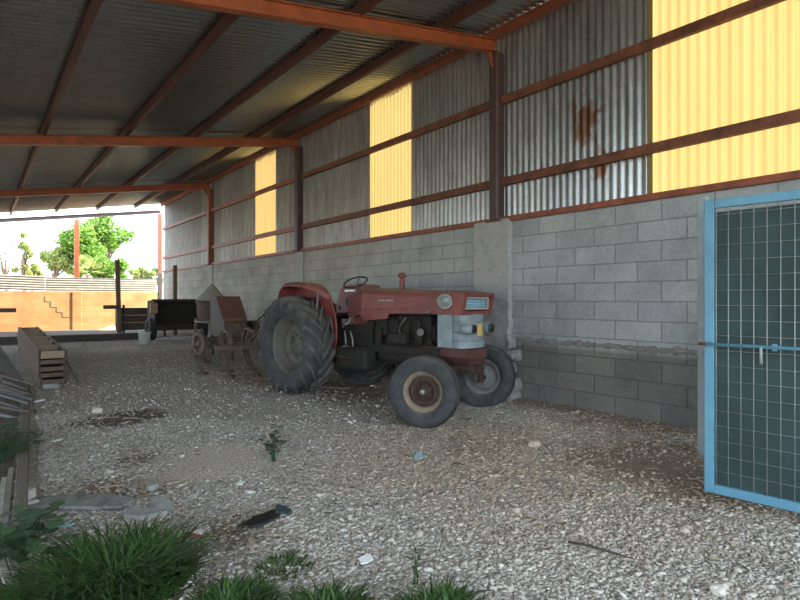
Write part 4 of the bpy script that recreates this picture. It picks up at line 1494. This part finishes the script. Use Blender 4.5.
mb = MB()
mb.tube([gp(0.345, 0.04, 1.03), gp(0.35, 0.06, 1.02), gp(0.352, 0.06, 0.92)], 0.009, 8)
mb.build('bolt_handle', M['wire'], bl)
q = on_ground(701, 450)
pz = ground_z(5.0, 2.2)
mb = MB()
mb.box((5.0, 2.22, 1.10), (0.07, 0.07, 2.28), bev=0.006)
mb.build('gate_jamb', M['jamb'], None, 'slim grey blue jamb post behind the gate edge', 'post')
mb = MB()
mb.box(gp(gL + 0.06, 0.02, 1.1), (0.09, 0.09, 2.26), GM, 0.006)
mb.build('gate_hinge_post', M['jamb'], None, 'blue grey hinge post carrying the gate', 'post')

# ------------------------------------------------------------------ crates, slats, kerb on the open side
def crate(y0, y1, x, w, z0a, z0b, h, top, label, dx=0.0):
    r = thing('wooden_crate', (x, y0, z0a), label, 'crate', 'stacked long wooden crates')

    def pp(xx, y, z):
        t = (y - y0) / (y1 - y0)
        return (x + dx * t + xx, y, z0a + (z0b - z0a) * t + z)
    for s in (-1, 1):
        mb = MB()
        mb.bar(pp(s * (w / 2 - 0.012), y0, h / 2), pp(s * (w / 2 - 0.012), y1, h / 2), 0.034, h, bev=0.003)
        mb.build('side_rail', M['crate'], r)
    for y in (y0 + 0.012, y1 - 0.012):
        mb = MB()
        mb.bar(pp(-w / 2 + 0.024, y, h * 0.45), pp(w / 2 - 0.024, y, h * 0.45), 0.024, h * (0.9 if top else 0.6), bev=0.003)
        mb.build('end_board', M['palewood'] if top else M['oldwood'], r)
    nb = 5
    for k in range(1, nb + 1):
        y = y0 + (y1 - y0) * k / (nb + 1)
        mb = MB()
        mb.bar(pp(-w / 2 + 0.024, y, h * 0.6), pp(w / 2 - 0.024, y, h * 0.6), 0.05, h * 0.78, bev=0.003)
        mb.build('rung', M['palewood'] if top else M['oldwood'], r)
    if not top:
        mb = MB()
        mb.bar(pp(0, y0 + 0.0, 0.008), pp(0, y1, 0.008), w - 0.05, 0.012)
        mb.build('base_board', M['darkwood'], r)


lev = ['topmost open long wooden crate with pale rungs on the stack', 'long wooden crate just under the topmost one in the stack', 'long wooden crate in the middle of the stack', 'long wooden crate second up from the floor in the stack', 'lowest long wooden crate of the stack, on the gravel']
hs_ = [0.10, 0.09, 0.095, 0.09, 0.12]
za, zb = ground_z(0.9, 9.8) + 0.0, ground_z(0.9, 14.4) + 0.0
acc = 0.012
for k in range(4, -1, -1):
    hh_ = hs_[4 - k]
    crate(9.68 + random.uniform(-0.06, 0.06), 14.45 + random.uniform(-0.1, 0.1), 0.91 + random.uniform(-0.012, 0.012), 0.33 if k else 0.35, za + acc, zb + acc, hh_, k == 0, lev[k], random.uniform(-0.03, 0.03))
    acc += hh_ + (0.004 if k > 1 else 0.0)
mb = MB()
mb.bar((1.24, 9.70, ground_z(1.24, 9.7) + 0.01), (1.115, 9.95, 0.40), 0.09, 0.02, up=(1, 0, 0.4), bev=0.003)
mb.build('loose_board', M['oldwood'], None, 'short board leaning on the side of the wooden stack', 'board')
mb = MB()
mb.box((0.86, 9.42, ground_z(.86, 9.42) + 0.035), (0.2, 0.12, 0.08), None, 0.01)
mb.build('pale_block', M['slab'], None, 'small pale block on the gravel at the stack foot', 'block')

# kerb board
mb = MB()
k0, k1 = Vector((0.208, 4.0, 0.0)), Vector((0.60, 9.75, 0.06))
mb.bar(k0, k1, 0.075, 0.11, bev=0.006)
mb.build('timber_edging', M['kerb'], None, 'long grey timber edging between the gravel and the weeds', 'timber')

# dark slats heaped beside the crates
slat_words = ['topmost', 'second', 'third', 'fourth', 'fifth', 'sixth', 'seventh', 'eighth', 'ninth', 'tenth', 'eleventh', 'lowest']
for k in range(12):
    t = k / 11
    e = Vector((0.57 - 0.15 * t + random.uniform(-0.06, 0.06), 9.0 - 1.75 * t + random.uniform(-0.12, 0.12), 0.16 - 0.12 * t + random.uniform(0, 0.07)))
    s_ = Vector((-1.15, 9.3 - 1.35 * t + random.uniform(-0.3, 0.3), 1.02 - 0.5 * t + random.uniform(-0.1, 0.15)))
    mid = (e + s_) / 2 + Vector((0, 0, -0.03 + 0.05 * random.random()))
    mb = MB()
    pts = []
    for i in range(9):
        a = i / 8
        pts.append(e * (1 - a) ** 2 + mid * 2 * a * (1 - a) + s_ * a * a)
    for a, b_ in zip(pts[:-1], pts[1:]):
        mb.bar(a, b_, 0.042, 0.022)
    mb.build('grey_slat', M['slat'] if k % 3 else M['kerb'], None, '%s bent grey slat, counted downward, in the heap beside the wooden stack' % slat_words[k], 'slat', 'grey slats heaped by the edging')
mb = MB()
mb.bar((0.50, 9.25, 0.08), (-0.12, 9.55, 1.2), 0.34, 0.025, up=(0.6, -0.5, 0.4), bev=0.003)
mb.build('dark_board', M['slat'], None, 'wide dark board propped up behind the heap of grey slats', 'board')

# pale slats at the near end of the edging
for k, (a, b_) in enumerate([((0.225, 5.35, 0.02), (0.115, 3.75, 0.02)), ((0.17, 5.05, 0.03), (0.085, 3.8, 0.05)), ((0.11, 5.25, 0.01), (0.05, 3.8, 0.03)), ((0.12, 3.95, 0.0), (0.185, 3.0, 0.0)), ((0.075, 3.85, 0.02), (0.135, 3.0, 0.02))]):
    mb = MB()
    mb.bar(a, b_, 0.035, 0.018, bev=0.003)
    mb.build('white_slat', M['paleslat'], None, ['dirty white slat lying along the timber edging', 'dirty white slat touching the edging above the broad-leaved weed', 'outermost dirty white slat beyond the edging', 'dirty white slat poking out under the broad-leaved weed', 'dirty white slat behind the one poking from the weed'][k], 'slat', 'dirty white slats')

# ------------------------------------------------------------------ slab, stones, litter
def jag(name, mat, c, rx, ry, h, label, cat, seed, n=14, rot=0.0, tilt=(0, 0), jitter=0.22, group=None):
    """broken flat piece with a ragged outline"""
    rd = random.Random(seed)
    top, bot = [], []
    for k in range(n):
        an = 2 * PI * k / n
        q_ = 1 + rd.uniform(-jitter, jitter)
        x_, y_ = rx * q_ * math.cos(an), ry * q_ * math.sin(an)
        X_ = x_ * math.cos(rot) - y_ * math.sin(rot)
        Y_ = x_ * math.sin(rot) + y_ * math.cos(rot)
        zt = tilt[0] * X_ + tilt[1] * Y_
        top.append((c[0] + X_ * 0.97, c[1] + Y_ * 0.97, c[2] + h + zt + rd.uniform(-1, 1) * h * 0.08))
        bot.append((c[0] + X_, c[1] + Y_, c[2] + zt))
    mb = MB()
    mb.add(top + bot, [tuple(range(n)), tuple(range(n, 2 * n))[::-1]] + [(k, (k + 1) % n, n + (k + 1) % n, n + k) for k in range(n)])
    return mb.build(name, mat, None, label, cat, group)


def chunk(name, mat, c, s, label, cat, seed, group=None):
    """lumpy stone"""
    import bmesh
    bm = bmesh.new()
    bmesh.ops.create_icosphere(bm, subdivisions=3, radius=1.0)
    vs = []
    for v in bm.verts:
        p_ = v.co.copy()
        k = 1 + 0.45 * mnoise.noise(p_ * 1.3 + Vector((seed * 3.1, 0, 0))) + 0.2 * mnoise.noise(p_ * 3.2 + Vector((0, seed, 0)))
        # flatten facets
        p_ = p_ * k
        p_ = Vector([max(-0.85, min(0.85, q_)) for q_ in p_])
        vs.append((c[0] + p_.x * s[0], c[1] + p_.y * s[1], c[2] + p_.z * s[2]))
    fs = [tuple(v.index for v in f.verts) for f in bm.faces]
    bm.free()
    mb = MB()
    mb.add(vs, fs)
    return mb.build(name, mat, None, label, cat, group)


def gpt(px, py, dz=0.0):
    q = on_ground(px, py)
    return Vector((q.x, q.y, ground_z(q.x, q.y) + dz))


q = gpt(86, 496)
mb = MB()
u_ = Vector((CY, -SY, 0))
w_ = Vector((SY, CY, 0))
out = [(-0.34, -0.10), (-0.2, -0.13), (0.0, -0.11), (0.12, -0.13), (0.30, -0.10), (0.33, 0.0), (0.24, 0.06), (0.12, 0.10), (-0.05, 0.12), (-0.22, 0.10), (-0.36, 0.06)]
mb.prism(out, (q.x, q.y, q.z + 0.012), u_, w_, (0, 0, 0.022))
mb.build('cement_slab', M['slab'], None, 'flat cracked grey cement board lying beside the grass', 'board')
jag('slab_fragment', M['concrete'], gpt(146, 505), 0.13, 0.07, 0.03, 'larger brown grey fragment beside the cement board', 'slab fragment', 3, rot=-0.4)
jag('slab_fragment', M['slab'], gpt(164, 500, 0.01), 0.05, 0.11, 0.03, 'upright-looking narrow fragment at the end of the cement board', 'slab fragment', 5, rot=0.3, tilt=(0, 0.25))
jag('slab_fragment', M['concrete'], gpt(152, 482, 0.005), 0.05, 0.05, 0.035, 'small pale fragment behind the larger brown grey one', 'slab fragment', 8)
chunk('stone', M['stone'], gpt(29, 491, 0.03), (0.05, 0.05, 0.045), 'round pale stone at the corner of cement board and timber edging', 'stone', 2, 'stones by the edging')
chunk('stone', M['stone'], gpt(31, 499, 0.02), (0.055, 0.04, 0.03), 'flatter pale stone just before the round one by the edging', 'stone', 5, 'stones by the edging')
chunk('stone', M['stone'], gpt(719, 581, 0.015), (0.055, 0.04, 0.03), 'big grey stone on the gravel below the blue gate', 'stone', 9)
chunk('stone', M['stone'], gpt(535, 440, 0.02), (0.07, 0.05, 0.04), 'grey stone on the gravel before the tractor front wheel', 'stone', 11)
chunk('stone', M['stone'], gpt(97, 418, 0.02), (0.06, 0.05, 0.045), 'pale stone on the dark litter patch', 'stone', 14)
chunk('stone', M['stone'], gpt(197, 527, 0.02), (0.035, 0.03, 0.03), 'pale stone beside the red bit of plastic', 'stone', 15)
for k, (cc_, ss_, lb) in enumerate([((5.42, 4.76, 0.82), (0.07, 0.05, 0.10), 'topmost grey concrete lump against the pilaster edge'),
                                    ((5.40, 4.70, 0.655), (0.09, 0.12, 0.085), 'second concrete lump from the top beside the pilaster'),
                                    ((5.42, 4.78, 0.48), (0.10, 0.08, 0.12), 'third concrete lump from the top beside the pilaster'),
                                    ((5.40, 4.72, 0.29), (0.11, 0.13, 0.10), 'concrete lump just above the lowest at the pilaster foot'),
                                    ((5.37, 4.75, 0.13), (0.13, 0.15, 0.09), 'lowest grey concrete lump at the pilaster foot')]):
    chunk('concrete_chunk', M['lump'], cc_, ss_, lb, 'rubble', 21 + k, 'concrete lumps behind the front wheel')

lit = [('litter_scrap', 'ltblue', 418, 451, 0.075, 0.04, 'crumpled pale blue scrap on the gravel before the tractor', 0.5, 0.3),
       ('litter_scrap', 'white', 240, 478, 0.045, 0.035, 'white scrap on the gravel before the sandy patch', 0.3, 0.15),
       ('litter_scrap', 'white', 106, 446, 0.05, 0.02, 'white scrap behind the dark litter patch edge', 0.9, 0.1),
       ('litter_scrap', 'white', 58, 443, 0.05, 0.02, 'white scrap near the timber edging', 0.1, 0.1),
       ('litter_scrap', 'ltblue', 66, 518, 0.05, 0.022, 'pale blue scrap between the cement board and the grass', -0.4, 0.1),
       ('litter_scrap', 'white', 40, 408, 0.06, 0.04, 'white scrap in front of the wooden stack', 0.3, 0.1),
       ('litter_scrap', 'white', 365, 553, 0.06, 0.03, 'pale flat scrap on the gravel behind the small grass tuft', 0.2, 0.05)]
for k, (nm, mt, px, py, rx, ry, lb, rot, tl) in enumerate(lit):
    jag(nm, M[mt], gpt(px, py, 0.022), rx, ry, 0.006, lb, 'litter', 30 + k, n=7, rot=rot, tilt=(tl, 0.1), jitter=0.45)
jag('plastic_sheet', M['black'], gpt(262, 516, 0.02), 0.14, 0.055, 0.015, 'crumpled black plastic piece with green end on the gravel', 'plastic', 50, rot=0.1, tilt=(0.1, 0.1))
jag('plastic_sheet', M['net'], gpt(283, 510, 0.03), 0.05, 0.045, 0.015, 'dark green scrap at the end of the black plastic', 'plastic', 51, rot=0.3, tilt=(-0.2, 0.3))
m_red = plain('red plastic', (0.5, 0.05, 0.05), 0.5, 0, 0.1, 10, 0)
mb = MB()
q = gpt(196, 531, 0.025)
mb.bar(q - u_ * 0.035 + Vector((0, 0, 0.01)), q + u_ * 0.035, 0.012, 0.01)
mb.build('red_scrap', m_red, None, 'small red plastic strip beside the grass', 'litter')

sticks = [(251, 540, 0.12, 1.9, 'palewood', 'pale upright-lying stick below the black plastic'), (458, 461, 0.10, -0.5, 'darktwig', 'dark stick on the gravel before the tractor'),
          (448, 475, 0.08, 0.2, 'twig', 'thin brown stick near the dark one'), (353, 553, 0.10, 1.7, 'twig', 'short bent stick beside the pale flat scrap'), (112, 482, 0.18, 0.3, 'palewood', 'pale stick above the cement board'),
          (175, 478, 0.14, 0.35, 'palewood', 'pale stick beyond the slab fragments'), (178, 503, 0.08, 0.9, 'palewood', 'pale splinter beside the narrow fragment'), (200, 556, 0.1, 0.4, 'twig', 'twig at the edge of the big grass clump'),
          (107, 424, 0.28, 0.15, 'twig', 'long pale stick across the dark litter patch'), (132, 424, 0.2, 0.1, 'twig', 'second stick on the dark litter patch'), (600, 545, 0.35, -0.6, 'darktwig', 'long thin dark twig on the open gravel'), (478, 520, 0.10, 0.5, 'twig', 'pale twig on the open gravel'),
          (560, 500, 0.2, -0.4, 'twig', 'thin twig on the gravel towards the gate'), (35, 420, 0.3, -0.9, 'darktwig', 'dark twig beside the timber edging'), (330, 393, 0.6, -0.25, 'twig', 'long straw stem in front of the tractor rear wheel')]
for k, (px, py, L, rot, mt, lb) in enumerate(sticks):
    q = gpt(px, py, 0.025)
    d = (u_ * math.cos(rot) + w_ * math.sin(rot)) * L / 2
    a, b_ = q - d, q + d
    a.z = ground_z(a.x, a.y) + 0.022
    b_.z = ground_z(b_.x, b_.y) + 0.03
    mb = MB()
    mid = (a + b_) / 2 + Vector((0, 0, 0.012)) + w_ * L * 0.06 * random.uniform(-1, 1)
    if mt == 'palewood':
        mb.bar(a, b_, 0.022, 0.012, bev=0.002)
    else:
        rr = 0.006 if L < 0.3 else 0.007
        mb.tube([a, (a + mid) / 2 + Vector((0, 0, 0.004)), mid, (b_ + mid) / 2, b_], [rr, rr * 1.1, rr, rr * 0.8, rr * 0.5], 6)
    mb.build('stick', M[mt], None, lb, 'stick')

# fine litter of wood chips on the floor
mb = MB()
rd = random.Random(5)
for k in range(1500):
    zx = rd.choice([z_ for z_ in ZONES if z_[0] != 1])
    x = zx[1] + rd.gauss(0, zx[3] * 0.6)
    y = zx[2] + rd.gauss(0, zx[4] * 0.6)
    if k % 3 == 0:
        Z_ = math.sqrt(rd.uniform(2.3 ** 2, 7 ** 2))
        X_ = Z_ * rd.uniform(-0.7, 0.75)
        x, y = SY * Z_ + CY * X_, CY * Z_ - SY * X_
    if x > 5.4 or x < 0.35:
        continue
    an = rd.uniform(0, 2 * PI)
    L = rd.uniform(0.02, 0.075)
    z_ = ground_z(x, y) + rd.uniform(0.01, 0.025)
    d = Vector((math.cos(an), math.sin(an), rd.uniform(-0.2, 0.2))) * L / 2
    mb.bar(Vector((x, y, z_)) - d, Vector((x, y, z_)) + d, rd.uniform(0.004, 0.011), 0.004)
mb.build('debris', leafmat('wood chips', (0.26, 0.20, 0.14), 0.7, 0.0), None, 'fine wood chips and straw strewn over the gravel', 'debris', None, 'stuff', fix=False)

# ------------------------------------------------------------------ plants
def blades(mb, c, rad, n, hmin, hmax, seed, lean=1.25, wid=0.0062, ry=None):
    rd = random.Random(seed)
    for k in range(n):
        an = rd.uniform(0, 2 * PI)
        rr = rad * math.sqrt(rd.random())
        x = c[0] + rr * math.cos(an)
        y = c[1] + rr * math.sin(an) * ((ry or rad) / rad)
        z = ground_z(x, y) - 0.01
        h = rd.uniform(hmin, hmax) * (1.1 - 0.45 * (rr / rad) ** 2)
        la = an + rd.gauss(0, 0.8)
        L = h * rd.uniform(0.25, 1.0) * lean
        w = wid * rd.uniform(0.6, 1.3)
        px_, py_ = -math.sin(la), math.cos(la)
        vs = []
        for i in range(5):
            t = i / 4
            cx_ = x + math.cos(la) * L * t ** 1.8
            cy_ = y + math.sin(la) * L * t ** 1.8
            cz_ = z + h * (t - 0.32 * lean * t ** 2.6)
            ww = w * (1 - t ** 2 * 0.95)
            vs += [(cx_ - px_ * ww, cy_ - py_ * ww, cz_), (cx_ + px_ * ww, cy_ + py_ * ww, cz_)]
        mb.add(vs, [(2 * i, 2 * i + 1, 2 * i + 3, 2 * i + 2) for i in range(4)], True)


clumps = [(112, 580, 0.36, 1900, 0.14, 0.38, 'largest bushy green grass clump beside the cement board', 0.30),
          (40, 615, 0.25, 900, 0.12, 0.30, 'grass clump growing under the broad-leaved weed', 0.2),
          (232, 600, 0.20, 600, 0.06, 0.17, 'low grass clump beside the largest one', 0.15),
          (325, 606, 0.20, 520, 0.06, 0.20, 'thin grass tuft at the gravel edge behind the twig', 0.13),
          (285, 560, 0.15, 160, 0.03, 0.10, 'sparse short grass below the black plastic', 0.12),
          (432, 606, 0.20, 520, 0.06, 0.19, 'grass tuft by itself on the open gravel', 0.12),
          (475, 612, 0.13, 200, 0.05, 0.14, 'small grass tuft next to the lone one', 0.1)]
for k, (px, py, rad, n, h0, h1, lb, ry) in enumerate(clumps):
    q = on_ground(px, py)
    mb = MB()
    blades(mb, (q.x, q.y), rad, n, h0, h1, 40 + k, ry=ry)
    mb.build('grass_clump', M['grass'], None, lb, 'grass', 'grass clumps on the gravel', fix=False)


def leaf(mb, c, d, up, L, W, fold=0.15):
    """one leaf blade from c along d"""
    d = Vector(d).normalized()
    s = d.cross(Vector(up)).normalized()
    n_ = s.cross(d)
    pr = [(0, 0.0), (0.2, 0.62), (0.45, 1.0), (0.7, 0.8), (0.9, 0.4), (1.0, 0.0)]
    vs = []
    for t, w in pr:
        m_ = Vector(c) + d * L * t - n_ * (fold * L * t * t)
        vs += [m_ - s * W * w / 2 + n_ * fold * W * w * 0.4, m_, m_ + s * W * w / 2 + n_ * fold * W * w * 0.4]
    fs = []
    for i in range(len(pr) - 1):
        fs += [(i * 3, i * 3 + 1, i * 3 + 4, i * 3 + 3), (i * 3 + 1, i * 3 + 2, i * 3 + 5, i * 3 + 4)]
    mb.add(vs, fs, True)


def weed(name, base, spread, height, nstem, nleaf, lsize, mat, label, cat, seed, narrow=0.9):
    rd = random.Random(seed)
    r = thing(name, base, label, cat)
    ms, ml = MB(), MB()
    for k in range(nstem):
        an = rd.uniform(0, 2 * PI)
        q = rd.uniform(0.2, 1.0)
        tip = Vector((base[0] + spread * q * math.cos(an), base[1] + spread * q * math.sin(an), base[2] + height * (1.15 - 0.6 * q) * rd.uniform(0.75, 1.1)))
        b0 = Vector(base) + Vector((rd.uniform(-0.02, 0.02), rd.uniform(-0.02, 0.02), 0))
        mid = (b0 + tip) / 2 + Vector((0, 0, height * 0.15))
        pts = [b0 * (1 - t) ** 2 + mid * 2 * t * (1 - t) + tip * t * t for t in [i / 6 for i in range(7)]]
        ms.tube(pts, [0.004 * (1 - 0.6 * i / 6) for i in range(7)], 5)
        for j in range(nleaf):
            t = rd.uniform(0.3, 1.0) if j else 1.0
            p_ = b0 * (1 - t) ** 2 + mid * 2 * t * (1 - t) + tip * t * t
            la = rd.uniform(0, 2 * PI)
            d = Vector((math.cos(la), math.sin(la), rd.uniform(-0.1, 0.5)))
            sz = lsize * rd.uniform(0.6, 1.2)
            leaf(ml, p_, d, (0, 0, 1), sz, sz * narrow)
    ms.build('stems', M['weed'], r)
    ml.build('leaves', mat, r, fix=False)
    return r


q = on_ground(28, 560)
weed('broadleaf_weed', (q.x - 0.02, q.y, 0.0), 0.27, 0.25, 34, 4, 0.08, M['weed'], 'broad-leaved green weed growing over the timber edging', 'weed', 3, 1.0)
q = on_ground(274, 455)
weed('broadleaf_weed', (q.x, q.y, ground_z(q.x, q.y)), 0.14, 0.30, 12, 6, 0.06, M['weed'], 'small leafy weed standing alone on the gravel', 'weed', 8, 0.8)
q = on_ground(8, 462)
weed('feathery_weed', (q.x - 0.05, q.y, 0.0), 0.36, 0.32, 70, 14, 0.06, M['fern'], 'feathery green weed beside the edging below the slat heap', 'weed', 12, 0.3)
q = on_ground(418, 585)
weed('thistle_sprig', (q.x, q.y, 0.0), 0.05, 0.17, 4, 6, 0.05, M['grass'], 'thin upright sprig beside the lone grass tuft', 'weed', 15, 0.22)


def tree(name, base, trunk_h, crown_c, crown_r, nleaf, lsize, mat, label, seed, nblob=9, cat='tree', bare=False):
    rd = random.Random(seed)
    r = thing(name, base, label, cat, 'trees beyond the end wall')
    b0 = Vector(base)
    cc = Vector(crown_c)
    mt, ml = MB(), MB()
    mt.tube([b0, b0 + Vector((0.05, 0, trunk_h * 0.5)), b0 + Vector((0, 0.05, trunk_h)), cc], [0.16, 0.13, 0.1, 0.04], 8)
    blobs = []
    for k in range(nblob):
        v = Vector((rd.gauss(0, 1), rd.gauss(0, 1), rd.gauss(0, 1))).normalized() * rd.uniform(0.35, 0.95)
        c = cc + Vector((v.x * crown_r[0], v.y * crown_r[1], v.z * crown_r[2]))
        blobs.append((c, min(crown_r) * rd.uniform(0.28, 0.5)))
        s0 = b0 + Vector((0, 0, trunk_h * rd.uniform(0.7, 1.0)))
        mt.tube([s0, (s0 + c) / 2 + Vector((rd.uniform(-.2, .2), rd.uniform(-.2, .2), 0.2)), c], [0.06, 0.035, 0.012], 6)
        if bare:
            for j in range(7):
                e = c + Vector((rd.gauss(0, 0.5), rd.gauss(0, 0.5), rd.uniform(0, 0.9)))
                mt.tube([c, (c + e) / 2 + Vector((rd.uniform(-.1, .1), 0, 0.05)), e], [0.014, 0.01, 0.005], 4)
    mt.build('trunk', M['bark'], r)
    if nleaf:
        for k in range(nleaf):
            c, br = rd.choice(blobs)
            v = Vector((rd.gauss(0, 1), rd.gauss(0, 1), rd.gauss(0, 1))).normalized() * br * rd.uniform(0.35, 1.15)
            p_ = c + v
            d = Vector((rd.gauss(0, 1), rd.gauss(0, 1), rd.gauss(-0.2, 0.6)))
            sz = lsize * rd.uniform(0.6, 1.3)
            d.normalize()
            s = d.cross(Vector((rd.gauss(0, 1), rd.gauss(0, 1), rd.gauss(0, 1)))).normalized()
            ml.add([p_ - d * sz * 0.5, p_ + s * sz * 0.28, p_ + d * sz * 0.5, p_ - s * sz * 0.28], [(0, 1, 2, 3)])
        ml.build('crown', mat, r, fix=False)
    return r


def tree_at(px, py_c, Z, rx, rz, trunk=None, **kw):
    c = at(px, py_c, Z)
    s = Z / FPX
    return tree(kw.pop('name', 'leafy_tree'), (c.x, c.y, -0.06), max(0.8, c.z - rz * s * 0.8), c, (rx * s, rx * s, rz * s), **kw)


tree_at(78, 246, 34, 26, 32, nleaf=11000, lsize=0.23, mat=M['leaf_tree'], label='tall bright green tree behind the orange post', seed=1, nblob=16)
tree_at(108, 238, 36, 20, 22, nleaf=3400, lsize=0.22, mat=M['leaf_tree'], label='loose-crowned green tree between the orange post and the corner', seed=2, nblob=11)
tree_at(55, 262, 33, 18, 16, nleaf=5200, lsize=0.2, mat=M['leaf_pale'], label='low yellowish green tree behind the tilted pale sheet', seed=4, nblob=9)
tree_at(105, 268, 33, 26, 14, nleaf=6500, lsize=0.22, mat=M['leaf_tree'], label='bushy green tree low behind the longer pale sheet', seed=6, nblob=10)
tree_at(24, 252, 38, 9, 22, nleaf=1600, lsize=0.15, mat=M['leaf_pale'], label='thin small-leaved tree beside the bare one', seed=9, nblob=9)
tree_at(6, 256, 36, 13, 22, nleaf=0, lsize=0.2, mat=M['leaf_pale'], label='bare grey branched tree behind the tilted pale sheet', seed=11, nblob=12, bare=True)
tree_at(150, 277, 70, 12, 8, nleaf=1400, lsize=0.45, mat=M['leaf_far'], label='distant dark green tree beside the corner post', seed=13, nblob=7)
tree_at(128, 281, 62, 10, 6, nleaf=900, lsize=0.4, mat=M['leaf_far'], label='distant small green tree beside the leaning wooden post', seed=14, nblob=6)
tree_at(142, 275, 48, 14, 7, nleaf=2200, lsize=0.24, mat=M['leaf_pale'], label='low pale bush between the leaning post and the corner', seed=16, nblob=8)
tree_at(32, 271, 40, 15, 9, nleaf=2000, lsize=0.2, mat=M['leaf_pale'], label='low pale bush under the thin small-leaved tree', seed=18, nblob=9)
# fan palm
c = at(88, 270, 31)
pm = thing('fan_palm', (c.x, c.y, -0.06), 'fan palm with spiky pale fronds just over the pale sheet', 'tree', 'trees beyond the end wall')
mb = MB()
mb.cyl((c.x, c.y, -0.06), (c.x, c.y, c.z - 0.2), 0.16, 0.12, 10)
mb.build('trunk', M['bark'], pm)
mb = MB()
rd = random.Random(3)
for k in range(26):
    an, el = rd.uniform(0, 2 * PI), rd.uniform(-0.1, 1.3)
    d = Vector((math.cos(an) * math.cos(el), math.sin(an) * math.cos(el), math.sin(el)))
    h = Vector((c.x, c.y, c.z - 0.2)) + d * 0.45
    s = d.cross(Vector((0, 0, 1))).normalized()
    for j in range(-5, 6):
        dd = (d + s * j * 0.16).normalized()
        leaf(mb, h, dd, d.cross(s), 0.75 - abs(j) * 0.05, 0.05, 0.05)
mb.build('fronds', M['leaf_pale'], pm, fix=False)

# ------------------------------------------------------------------ light, sky, camera
w = bpy.data.worlds.new('sky')
SCN.world = w
w.use_nodes = True
bg = w.node_tree.nodes['Background']
bg.inputs['Color'].default_value = (0.74, 0.88, 1.0, 1)
bg.inputs['Strength'].default_value = 1.0

sd = bpy.data.lights.new('sun', 'SUN')
sd.energy = 5.0
sd.angle = math.radians(0.6)
sd.color = (1.0, 0.88, 0.68)
so = bpy.data.objects.new('sun', sd)
COL.objects.link(so)
so.location = (20, -5, 20)
to_sun = Vector((3.0, -0.95, 2.6)).normalized()
so.rotation_euler = to_sun.to_track_quat('Z', 'Y').to_euler()

cd = bpy.data.cameras.new('camera')
cd.sensor_width = 36.0
cd.lens = FPX / 800 * 36.0
cd.clip_end = 400
co = bpy.data.objects.new('camera', cd)
COL.objects.link(co)
co.location = (0, 0, CAM_H)
co.rotation_euler = (PI / 2, 0, -YAW)
SCN.camera = co

vs_ = SCN.view_settings
vs_.view_transform = 'Standard'
vs_.look = 'None'
vs_.gamma = 1.0
vs_.use_curve_mapping = False
vs_.exposure = 2.35
SCN.cycles.use_denoising = True
SCN.cycles.max_bounces = 10
SCN.cycles.diffuse_bounces = 6
